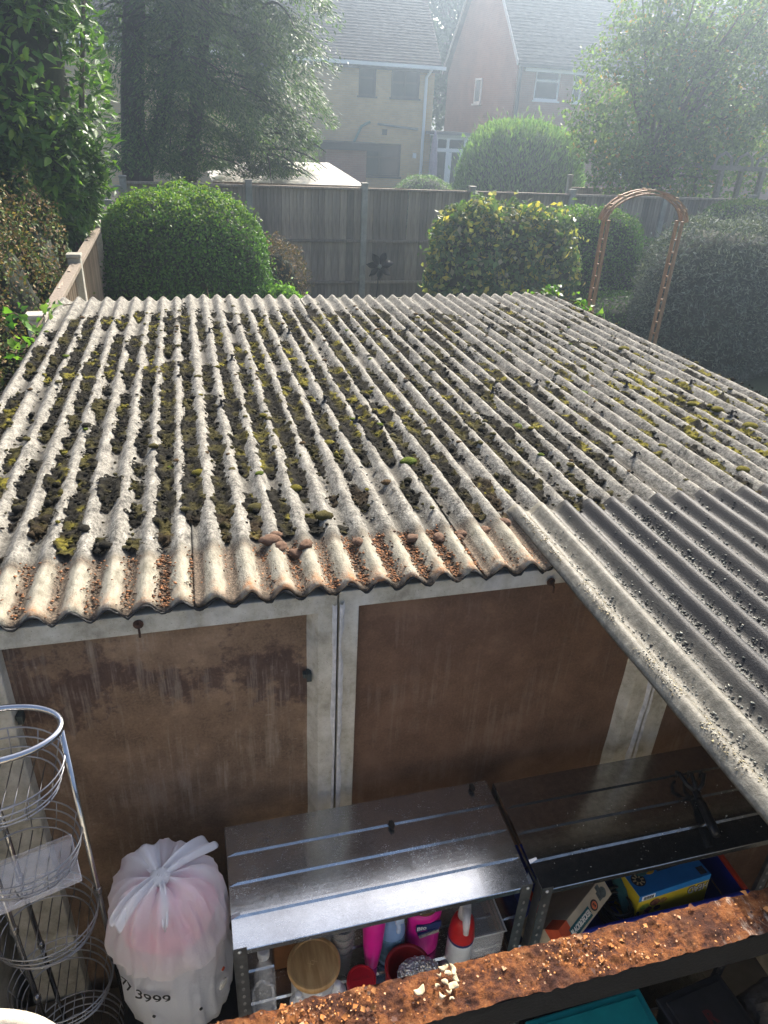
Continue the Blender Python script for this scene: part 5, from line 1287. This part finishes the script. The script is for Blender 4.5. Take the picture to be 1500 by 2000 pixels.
broadleaf('sycamore_tree', 'treetop showing behind the big conifer at the upper left', (-2.5, 40), 6, [((-1.5, 40, 8.5), (5, 3, 4))], 8000, .4, .22, [(.035, .06, .025), (.05, .08, .03)], shell=.3, tr=.3)
# ------------------------------------------------------------------ ivy
def ileaf():
    b = MB(); pts = [(0, -.35), (.35, -.5), (.62, -.1), (.42, .15), (.3, .45), (0, 1), (-.3, .45), (-.42, .15), (-.62, -.1), (-.35, -.5)]
    b.add([(x, y, .12 * abs(x)) for x, y in pts] + [(0, .1, -.06)], [(i, (i + 1) % 10, 10) for i in range(10)]); me = b.mesh('leaf', True); return me
M_IVY = leafmat('ivy_leaf', .45, .4, True, [(0, (.04, .11, .025)), (.5, (.10, .22, .04)), (1, (.24, .36, .09))])
IM = ileaf(); IM.materials.append(M_IVY)
def ivy(label, vines, nl, sz, spread=.03):
    v0 = vines[0][0]; t = thing('ivy', label, 'ivy', (v0[0], v0[1], v0[2])); b = MB()
    for v in vines: b.tube(v, [.004] * (len(v) - 1) + [.0015], 5)
    st = link('stem', b, simple('ivy_stem', (.09, .06, .03), .8), t)
    for q in range(nl):
        v = vines[q % len(vines)]; u = RNG.uniform(.05, 1) * (len(v) - 1); i = min(int(u), len(v) - 2); p = Vector(v[i]).lerp(Vector(v[i + 1]), u - i) + Vector(RNG.normal(0, spread, 3))
        d = Vector(unit(RNG.normal(0, 1, 3) + np.array([0, -.3, -.2]))); nn = Vector(unit(np.array([0, -.4, .9]) + .55 * RNG.normal(0, 1, 3)))
        s = d.cross(nn).normalized(); nn = s.cross(d); o = bpy.data.objects.new('leaf', IM); COL.objects.link(o); adopt(o, t)
        o.matrix_basis = Matrix.Translation(p) @ Matrix((s, d, nn)).transposed().to_4x4() @ Matrix.Scale(sz * RNG.uniform(.6, 1.3), 4)
zz = 2.2
ivy('ivy creeping over the left corner of the roof', [[PY(60, 680, 3.6), PY(75, 640, 3.8), PY(90, 605, 4.0), PY(110, 598, 4.05), PY(155, 592, 4.1)], [PY(70, 640, 3.8), PY(30, 612, 3.9), PY(-5, 615, 4.0)], [PY(60, 690, 3.5), PY(45, 660, 3.6), PY(30, 690, 3.5), PY(40, 720, 3.5)], [PY(45, 690, 3.4), PY(60, 665, 3.5), PY(80, 625, 3.7)]], 60, .034, .025)
ivy('ivy sprigs along the far right corner of the roof', [[PY(955, 580, 4.28), PY(1010, 578, 4.24), PY(1060, 572, 4.2), PY(1080, 566, 4.2)], [PY(1060, 590, 4.2), PY(1100, 585, 4.1), PY(1130, 590, 4.0), PY(1160, 612, 3.8), PY(1185, 626, 3.7)], [PY(1080, 605, 4.15), PY(1090, 580, 4.15), PY(1085, 560, 4.15)], [PY(1110, 600, 4.05), PY(1125, 588, 4.0), PY(1140, 600, 3.95)]], 95, .025, .022)
ivy('single pale sprig poking up over the roof edge near the dome', [[PY(408, 590, 4.25), PY(406, 575, 4.26), PY(404, 562, 4.27)], [PY(408, 590, 4.25), PY(420, 585, 4.26)]], 9, .020, .008)
# ------------------------------------------------------------------ wooden arch
k = NT('arch_timber'); c = k.ramp(k.noise(20, 5, .65, stretch=(4, 4, .6)), [(.3, (.16, .085, .045)), (.55, (.30, .17, .09)), (.75, (.42, .27, .16))]); k.bump(k.noise(40, 4), .4, .004); M_ARCH = k.fin(c, .7)
AY = 7.9
aL = PY(1189, 430, AY); aR = PY(1332, 438, AY); xl, xr = aL[0], aR[0]; zs_ = aL[2]
t = thing('garden_arch', 'slender orange-brown wooden garden arch beside the silvery bush', 'arch', ((xl + xr) / 2, AY, 0))
for x in (xl, xr):
    for dy in (0, .11):
        b = MB(); b.box((x - .017, AY + dy - .017, 0), (x + .017, AY + dy + .017, zs_)); link('post', b, M_ARCH, t, bevel=.003)
    for z in np.arange(.3, zs_ - .1, .14):
        b = MB(); b.box((x - .009, AY + .0175, z - .009), (x + .009, AY + .0925, z + .009)); link('rung', b, M_ARCH, t)
cx = (xl + xr) / 2; rw = (xr - xl) / 2
for dy in (0, .11):
    for off, ht in ((.014, .33), (-.014, .30)):
        b = MB(); V = []; n = 22
        for q in range(n):
            a = PI * q / (n - 1); x = cx - (rw + .05 + off) * math.cos(a); z = zs_ - .01 + ht * math.sin(a) ** 1.15 + off * .3
            nx, nz = -math.cos(a), math.sin(a)
            for sgn_y, s in ((-1, -1), (1, -1), (1, 1), (-1, 1)): V.append((x + nx * .008 * s, AY + dy + sgn_y * .014, z + nz * .008 * s))
        F = [(i * 4 + j, i * 4 + (j + 1) % 4, (i + 1) * 4 + (j + 1) % 4, (i + 1) * 4 + j) for i in range(n - 1) for j in range(4)] + [(0, 3, 2, 1), tuple((n - 1) * 4 + j for j in range(4))]
        b.add(V, F); link('rib', b, M_ARCH, t)
    for q in (3, 6, 10, 15, 18):
        a = PI * q / 21; x = cx - (rw + .055) * math.cos(a); z = zs_ + .323 * math.sin(a) ** 1.15
        b = MB(); b.box((x - .018, AY + dy - .013, z - .018), (x + .018, AY + dy + .013, z + .018)); link('spacer', b, simple('pale_timber', (.55, .38, .22), .7), t)
for q in (4, 8, 13, 17):
    a = PI * q / 21; x = cx - (rw + .06) * math.cos(a); z = zs_ + .31 * math.sin(a) ** 1.15
    b = MB(); b.box((x - .012, AY + .021, z - .012), (x + .012, AY + .089, z + .012)); link('cross_bar', b, M_ARCH, t)
# ------------------------------------------------------------------ wind spinner on a stick
p = PY(741, 520, 11.9); M_SPIN = simple('black_metal', (.025, .022, .024), .5, .4)
t = thing('wind_spinner', 'dark petal-shaped wind spinner on a thin rod by the fence', 'garden ornament', (p[0] - .05, 11.9, 0))
link('rod', MB().tube([(p[0] - .06, 11.9, 0), (p[0], 11.9, p[2])], .010, 8), M_SPIN, t)
for q in range(7):
    a = q * 2 * PI / 7 + .3; b = MB(); V = []
    for i in range(6):
        for j in (-1, 0, 1):
            u = i / 5; w = .055 * math.sin(PI * min(1, u * .95 + .04)); ca, sa = math.cos(a), math.sin(a)
            r = .03 + u * .20; V.append((p[0] + ca * r - sa * j * w, 11.9 - .02 + .05 * j * u, p[2] + sa * r + ca * j * w))
    b.sheet(V, 6, 3); o = link('petal', b.mesh('p', True), M_SPIN, t); m = o.modifiers.new('s', 'SOLIDIFY'); m.thickness = .004
link('hub', MB().lathe([(.03, -.02), (.035, 0), (.02, .03)], (0, 0, 0), 12, Matrix.Translation((p[0], 11.88, p[2])) @ Matrix.Rotation(PI / 2, 4, 'X')), simple('hub_grey', (.3, .3, .3), .4, .6), t)
# ------------------------------------------------------------------ shed with pale roof beyond the fence
s0 = PY(478, 357, 15.2); s1 = PY(716, 352, 15.2); ap = PY(640, 317, 16.6)
t = thing('garden_shed', 'low shed with pale felt roof just beyond the back fence', 'shed', ((s0[0] + s1[0]) / 2, 16.4, 0))
ze = 1.90; x0, x1 = s0[0] - .6, s1[0]
b = MB(); b.box((x0 + .12, 15.3, 0), (x1 - .12, 17.6, ze - .02)); link('wall', b, M_BOARD, t)
ra = (ap[0], 16.5, ap[2]); rb = (x0 + .9, 16.5, ap[2] - .02)
M_FELT = simple('pale_felt', (.46, .44, .40), .85, var=.12, scale=3, bump=.004)
b = MB(); b.add([(x0, 15.15, ze), (x1, 15.15, ze), (x1, 17.8, ze), (x0, 17.8, ze), ra, rb], [(0, 1, 4, 5), (1, 2, 4), (2, 3, 5, 4), (3, 0, 5), (3, 2, 1, 0)]); link('roof', b, M_FELT, t)
b = MB(); b.box((x0, 15.12, ze - .16), (x1 + .02, 15.148, ze + .012)); link('fascia', b, M_BOARD, t); b = MB(); b.box((x1 + .002, 15.15, ze - .16), (x1 + .028, 17.8, ze + .012)); link('fascia', b, M_BOARD, t)
# ------------------------------------------------------------------ neighbour's fence and white pergola at the right
fence(8.9, 16.9, 12.7, 17.1, 2, .25, 1.90, 'short pale fence between the round conifer and the apple tree', 2.12)
M_PERG = simple('pale_pergola', (.20, .19, .15), .8)
t = thing('rose_pergola', 'pale timber pergola with hooped ends at the right edge', 'pergola', (11.5, 14.2, 0))
for x, y in ((10.75, 14.0), (11.75, 14.0), (10.9, 14.9), (11.95, 14.9)):
    b = MB(); b.box((x - .045, y - .045, 0), (x + .045, y + .045, 2.55)); link('post', b, M_PERG, t)
for x in (10.75, 11.25, 11.75):
    b = MB(); b.tube([(x - .22, 14.0, 2.5), (x - .17, 14.0, 2.72), (x, 14.0, 2.82), (x + .17, 14.0, 2.72), (x + .22, 14.0, 2.5)], .03, 6); link('hoop', b, M_PERG, t)
for y in (14.0, 14.9):
    b = MB(); b.box((10.5, y - .03, 2.5), (12.3, y + .03, 2.58)); link('beam', b, M_PERG, t); b = MB(); b.box((10.5, y - .02, 1.6), (12.3, y + .02, 1.65)); link('beam', b, M_PERG, t)
# ------------------------------------------------------------------ houses
def brick(name, c1, c2, mort):
    k = NT(name); n = k.t.nodes.new('ShaderNodeTexBrick'); mp = k.t.nodes.new('ShaderNodeMapping'); mp.inputs['Rotation'].default_value = (PI / 2, 0, 0)
    cb = k.t.nodes.new('ShaderNodeCombineXYZ'); sp = k.t.nodes.new('ShaderNodeSeparateXYZ'); k.t.links.new(k.tc.outputs['Object'], sp.inputs[0])
    k.t.links.new(k.math('ADD', sp.outputs[0], sp.outputs[1]), cb.inputs[0]); k.t.links.new(sp.outputs[2], cb.inputs[1]); k.t.links.new(cb.outputs[0], n.inputs['Vector'])
    n.inputs['Scale'].default_value = 1; n.inputs['Brick Width'].default_value = .225; n.inputs['Row Height'].default_value = .075; n.inputs['Mortar Size'].default_value = .008
    n.inputs['Color1'].default_value = (*c1, 1); n.inputs['Color2'].default_value = (*c2, 1); n.inputs['Mortar'].default_value = (*mort, 1)
    c = k.mix(.35, n.outputs['Color'], k.ramp(k.noise(1.4, 5), [(.3, tuple(x * .75 for x in c1)), (.7, tuple(min(1, x * 1.3) for x in c2))])); k.bump(n.outputs['Fac'], .4, -.01)
    return k.fin(c, .9, 0, .2)
M_BRY = brick('yellow_brick', (.50, .33, .15), (.64, .45, .23), (.48, .43, .35)); M_BRR = brick('red_brick', (.28, .13, .095), (.35, .17, .125), (.34, .27, .22))
k = NT('roof_tile'); c = k.ramp(k.noise(5, 6, .7), [(.3, (.075, .062, .055)), (.7, (.15, .125, .11))]); M_TILE = k.fin(k.mix(k.ramp(k.noise(1.2, 5), [(.55, 0.0), (.7, .5)]), c, (.20, .19, .16)), .9)
M_WHITE = simple('white_upvc', (.80, .81, .82), .4, var=.03); M_DKF = simple('black_frame', (.03, .03, .033), .5)
k = NT('window_glass'); M_GLASS = k.fin(k.mix(k.noise(.8, 3), (.014, .020, .030), (.03, .042, .06)), .05, 0, .5)
def wall_xz(xs0, xs1, z0, z1, y, th, ops, name, mat, parent):
    xs = sorted({xs0, xs1, *[v for o in ops for v in o[:2]]}); zs = sorted({z0, z1, *[v for o in ops for v in o[2:]]}); b = MB()
    for i in range(len(xs) - 1):
        run = None
        for j in range(len(zs) - 1):
            cx, cz = (xs[i] + xs[i + 1]) / 2, (zs[j] + zs[j + 1]) / 2
            hole = any(o[0] < cx < o[1] and o[2] < cz < o[3] for o in ops)
            if not hole: run = (run[0], zs[j + 1]) if run else (zs[j], zs[j + 1])
            if (hole or j == len(zs) - 2) and run: b.box((xs[i], y, run[0]), (xs[i + 1], y + th, run[1])); run = None
    return link(name, b, mat, parent)
def window(parent, x0, x1, z0, z1, y, frame, nx=2, tr=None, sill=True, inner=None):
    w = .07; b = MB(); b.box((x0, y + .05, z0), (x0 + w, y + .13, z1)); b.box((x1 - w, y + .05, z0), (x1, y + .13, z1)); b.box((x0 + w, y + .05, z0), (x1 - w, y + .13, z0 + w)); b.box((x0 + w, y + .05, z1 - w), (x1 - w, y + .13, z1))
    win = link('window', b, frame, parent)
    for q in range(1, nx):
        xm = x0 + (x1 - x0) * q / nx; b = MB(); b.box((xm - .035, y + .055, z0 + w), (xm + .035, y + .125, z1 - w)); link('mullion', b, frame, win)
    if tr: b = MB(); b.box((x0 + w, y + .053, tr - .035), (x1 - w, y + .127, tr + .035)); link('transom', b, frame, win)
    for q in range(nx):
        xa, xb = x0 + (x1 - x0) * q / nx, x0 + (x1 - x0) * (q + 1) / nx; b = MB(); b.box((xa, y + .085, z0 + .01), (xb, y + .095, z1 - .01)); link('pane', b, M_GLASS, win)
    if sill: b = MB(); b.box((x0 - .05, y - .05, z0 - .06), (x1 + .05, y + .05, z0 - .001)); link('sill', b, frame, win)
    if inner is not None: b = MB(); b.box((x0 + w, y + .16, z0 + w), (x1 - w, y + .17, z0 + (z1 - z0) * inner)); link('blind', b, M_WHITE, win)
def tiled(parent, x0, x1, ye, ze, yr, zr, n, name='roof'):
    b = MB(); d = Vector((0, yr - ye, zr - ze)); up = Vector((0, -(zr - ze), yr - ye)).normalized()
    for q in range(n):
        A = Vector((0, ye, ze)) + d * (q / n); B = Vector((0, ye, ze)) + d * ((q + 1.12) / n)
        p = [A + up * .045, B + up * .012, B - up * .02, A - up * .02]
        V = [(x, v.y, v.z) for x in (x0, x1) for v in p]; b.add(V, [(0, 1, 5, 4), (3, 0, 4, 7), (0, 3, 2, 1), (4, 5, 6, 7), (2, 3, 7, 6)])
    return link(name, b, M_TILE, parent)
# left house, yellow brick
HY = 31.0
def hp(px, py): q = PY(px, py, HY); return q[0], q[2]
hx1 = hp(846, 200)[0]; ez = hp(770, 126)[1]
t = thing('yellow_brick_house', 'yellow brick house with dark windows and a white downpipe', 'house', (5.5, HY, 0))
u0 = hp(763, 190); u1 = hp(822, 133); v0 = (hp(700, 190)[0], u0[1]); v1 = (hp(736, 133)[0], u1[1]); g0 = hp(699, 343); g1 = hp(784, 282)
w2 = (hp(560, 190)[0], hp(640, 190)[0])
ops = [(u0[0], u1[0], u0[1], u1[1]), (v0[0], v1[0], v0[1], v1[1]), (g0[0], g1[0], g0[1], g1[1]), (hp(480, 190)[0], hp(560, 190)[0], u0[1], u1[1])]
wall_xz(-5.5, hx1, -.3, ez, HY, .25, ops, 'wall', M_BRY, t)
b = MB(); b.box((-5.5, HY + .26, -.3), (hx1, HY + 7.4, ez - .05)); link('wall', b, M_BRY, t)
window(t, *ops[0][:2], *ops[0][2:], HY, M_DKF, 2, u0[1] + (u1[1] - u0[1]) * .5); window(t, *ops[1][:2], *ops[1][2:], HY, M_DKF, 1, u0[1] + .6); window(t, *ops[2][:2], *ops[2][2:], HY, M_DKF, 2, g0[1] + (g1[1] - g0[1]) * .58); window(t, *ops[3][:2], *ops[3][2:], HY, M_DKF, 2)
tiled(t, -5.7, hx1 + .18, HY - .35, ez - .05, HY + 3.7, ez + 3.7, 36); tiled(t, -5.7, hx1 + .18, HY + 7.7, ez - .05, HY + 3.7, ez + 3.7, 20)
b = MB(); b.add([(hx1, HY + .0, ez - .01), (hx1, HY + 7.4, ez - .01), (hx1, HY + 3.7, ez + 3.5), (hx1 - .25, HY, ez - .01), (hx1 - .25, HY + 7.4, ez - .01), (hx1 - .25, HY + 3.7, ez + 3.5)], [(0, 1, 2), (3, 5, 4), (0, 2, 5, 3), (1, 4, 5, 2)]); link('gable', b, M_BRY, t)
b = MB(); b.box((-5.6, HY - .42, ez - .10), (hx1 + .3, HY - .30, ez + .02)); link('gutter', b, M_WHITE, t); b = MB(); b.box((-5.6, HY - .28, ez - .2), (hx1 + .1, HY - .01, ez - .08)); link('soffit', b, M_DKF, t)
dx = hp(829, 200)[0]; b = MB(); b.tube([(dx + .1, HY - .34, ez - .1), (dx, HY - .08, ez - .35), (dx, HY - .08, 0)], .06, 8); link('downpipe', b, M_WHITE, t)
a = hp(737, 242); c2 = hp(815, 253); b = MB(); b.tube([(a[0], HY - .06, a[1]), (c2[0], HY - .06, c2[1])], .045, 6); link('waste_pipe', b, simple('grey_pipe', (.2, .2, .2), .6), t)
a = hp(705, 247); c2 = hp(722, 238); b = MB(); b.tube([(a[0] - .3, HY - .06, a[1] - .6), (a[0], HY - .06, a[1]), (c2[0], HY - .06, c2[1])], .05, 6); link('waste_pipe', b, simple('green_pipe', (.12, .22, .2), .6), t)
a = hp(751, 258); b = MB(); b.box((a[0] - .1, HY - .02, a[1] - .1), (a[0] + .1, HY - .001, a[1] + .1)); link('air_vent', b, M_DKF, t)
a = hp(809, 304); b = MB(); b.box((a[0] - .07, HY - .05, a[1] - .09), (a[0] + .07, HY - .001, a[1] + .09)); link('meter_box', b, M_WHITE, t)
# small brick outhouse with dark roof
a = hp(668, 330); c2 = hp(696, 290)
t = thing('brick_outhouse', 'small red brick outhouse with a dark lean-to roof', 'outhouse', (a[0], 29.5, 0))
b = MB(); b.box((a[0] - 1.0, 29.2, -.3), (c2[0], 30.6, c2[1])); link('wall', b, M_BRR, t); b = MB(); b.box((a[0] - 1.5, 29.0, c2[1] + .002), (c2[0] + .5, 30.7, c2[1] + .25)); link('roof', b, M_DKF, t)
# porch with glazed door
p0 = hp(838, 350); p1 = hp(907, 268)
t = thing('glazed_porch', 'white framed glazed porch with door between the two houses', 'porch', (p0[0] + .7, 30.6, 0))
PYY = 30.6; px0, px1 = p0[0] + .02, p1[0]; zt = p1[1]
wt = .09
def bar(a, c2, nm='frame', m=M_WHITE, par=None): b = MB(); b.box(a, c2); return link(nm, b, m, par or t)
for x in (px0, px0 + (px1 - px0) * .36, px1 - wt * 1.5): bar((x, PYY, -.2), (x + wt * 1.3, PYY + .09, zt - .1))
bar((px0, PYY - .003, zt - .1), (px1 + .1, PYY + .093, zt + .02)); bar((px0 + .12, PYY + .003, zt - .55), (px1 - .14, PYY + .088, zt - .42))
d = bar((px0 + (px1 - px0) * .36 + .13, PYY + .012, -.2), (px0 + (px1 - px0) * .36 + .25, PYY + .08, zt - .56), 'door'); bar((px1 - .27, PYY + .012, -.2), (px1 - .14, PYY + .08, zt - .56), 'stile', M_WHITE, d)
bar((px0 + .12, PYY + .04, -.2), (px1 - .14, PYY + .05, zt - .1), 'pane', M_GLASS); bar((px0 - .3, PYY - .2, zt + .06), (px1 + .5, PYY + 3.4, zt + .16), 'roof', simple('porch_felt', (.12, .12, .13), .8)); bar((px0 - .25, PYY - .15, zt + .022), (px1 + .3, PYY - .05, zt + .058), 'gutter')
bar((px1 + .12, PYY + .1, -.2), (px1 + .2, PYY + 3.2, zt + .05), 'side_wall', M_DKF)
t = thing('garden_parasol', 'furled mauve parasol standing against the yellow house', 'parasol', (px0 - .2, 30.3, 0)); a = hp(830, 260)
link('canopy', MB().lathe([(.03, 2.75), (.10, 2.5), (.17, 1.7), (.20, 1.0), (.1, .8)], (px0 - .12, 30.3, 0), 10), simple('mauve_cloth', (.36, .30, .36), .9), t); link('pole', MB().tube([(px0 - .12, 30.3, 0), (px0 - .12, 30.3, 2.8)], .025, 8), M_WHITE, t)
# right house, red brick: gable end faces left, rear wall faces us
GY = 30.5
def gp(px, py): q = PY(px, py, GY); return q[0], q[2]
cx0, ez2 = gp(1012, 124)
t = thing('red_brick_house', 'hazy red brick house with steep gable and white windows', 'house', (cx0, GY, 0))
o1 = gp(1041, 195); o2 = gp(1098, 136); o3 = gp(1115, 200); o4 = gp(1142, 140); o5 = gp(1182, 338); o6 = gp(1275, 288); o7 = gp(1085, 310); o8 = gp(1122, 285)
ops = [(o1[0], o2[0], o1[1], o2[1]), (o3[0], o4[0], o3[1], o4[1]), (o5[0], o6[0], o5[1], o6[1]), (gp(1300, 0)[0], gp(1375, 0)[0], o1[1], o2[1])]
xe = cx0 + 17
wall_xz(cx0, xe, -.3, ez2, GY, .25, ops, 'wall', M_BRR, t)
window(t, *ops[0][:2], *ops[0][2:], GY, M_WHITE, 1, o1[1] + (o2[1] - o1[1]) * .62, inner=.55); window(t, *ops[1][:2], *ops[1][2:], GY, M_WHITE, 1); window(t, *ops[2][:2], *ops[2][2:], GY, M_WHITE, 2); window(t, *ops[3][:2], *ops[3][2:], GY, M_WHITE, 2)
dep = 8.4; rz2 = ez2 + 4.5
b = MB(); b.box((cx0, GY + .26, -.3), (xe, GY + dep, ez2 - .05)); link('wall', b, M_BRR, t)
b = MB(); b.add([(cx0 - .01, GY - .0, ez2 - .06), (cx0 - .01, GY + dep, ez2 - .06), (cx0 - .01, GY + dep / 2, rz2), (cx0 + .25, GY, ez2 - .06), (cx0 + .25, GY + dep, ez2 - .06), (cx0 + .25, GY + dep / 2, rz2)], [(0, 2, 1), (3, 4, 5), (0, 3, 5, 2), (1, 2, 5, 4)]); link('gable', b, M_BRR, t)
tiled(t, cx0 - .15, xe + .2, GY - .35, ez2 - .05, GY + dep / 2, rz2 + .12, 40); tiled(t, cx0 - .15, xe + .2, GY + dep + .35, ez2 - .05, GY + dep / 2, rz2 + .12, 20)
for ya, yb in ((GY - .38, GY + dep / 2), (GY + dep + .38, GY + dep / 2)):
    b = MB(); b.add([(x, y, z + dz) for x in (cx0 - .2, cx0 - .152) for y, z in ((ya, ez2 - .02), (yb, rz2 + .16)) for dz in (-.06, .10)], [(0, 1, 3, 2), (4, 6, 7, 5), (0, 4, 5, 1), (2, 3, 7, 6), (1, 5, 7, 3), (0, 2, 6, 4)]); link('verge', b, simple('pale_verge', (.55, .52, .48), .8), t)
b = MB(); b.box((cx0 - .1, GY - .45, ez2 - .12), (xe, GY - .33, ez2 + .0)); link('gutter', b, M_DKF, t); b = MB(); b.box((gp(1038, 0)[0], GY - .30, ez2 - .24), (xe, GY - .05, ez2 - .125)); link('fascia', b, M_WHITE, t)
for px in (1006, 1141): x = gp(px, 215)[0]; b = MB(); b.tube([(x, GY - .09, ez2 - .1), (x, GY - .09, 0)], .08, 8); link('downpipe', b, M_DKF, t)
# narrow window in the gable end
wy0, wy1 = 34.1, 34.9; wz0 = gp(945, 205)[1] + .0
zA = PY(945, 203, 34.5)[2]; zB = PY(945, 153, 34.5)[2]
b = MB(); b.box((cx0 - .06, wy0, zA), (cx0 - .012, wy1, zA + .08)); b.box((cx0 - .06, wy0, zB - .08), (cx0 - .012, wy1, zB)); b.box((cx0 - .06, wy0, zA + .08), (cx0 - .012, wy0 + .09, zB - .08)); b.box((cx0 - .06, wy1 - .09, zA + .08), (cx0 - .012, wy1, zB - .08)); w = link('window', b, M_WHITE, t)
b = MB(); b.box((cx0 - .04, wy0 + .09, zA + .08), (cx0 - .02, wy1 - .09, zB - .08)); link('pane', b, M_GLASS, w); b = MB(); b.box((cx0 - .12, wy0 - .08, zA - .08), (cx0 - .012, wy1 + .08, zA - .002)); link('sill', b, M_WHITE, w)
# ------------------------------------------------------------------ haze added to imitate the lens's veiling glare
b = MB(); b.box((-76, -31, -2.5), (86, 101, 17.5))
hz = link('haze', b, None); hz['kind'] = 'stuff'; hz['label'] = 'thin bright haze added over the gardens to imitate lens glare'; hz['category'] = 'haze'
m = bpy.data.materials.new('haze'); m.use_nodes = True; nt = m.node_tree; nt.nodes.remove(nt.nodes['Principled BSDF'])
pv = nt.nodes.new('ShaderNodeVolumePrincipled'); pv.inputs['Color'].default_value = (.64, .81, 1.0, 1); pv.inputs['Density'].default_value = .0088; pv.inputs['Anisotropy'].default_value = .8
nt.links.new(pv.outputs[0], nt.nodes['Material Output'].inputs['Volume']); hz.data.materials.append(m)
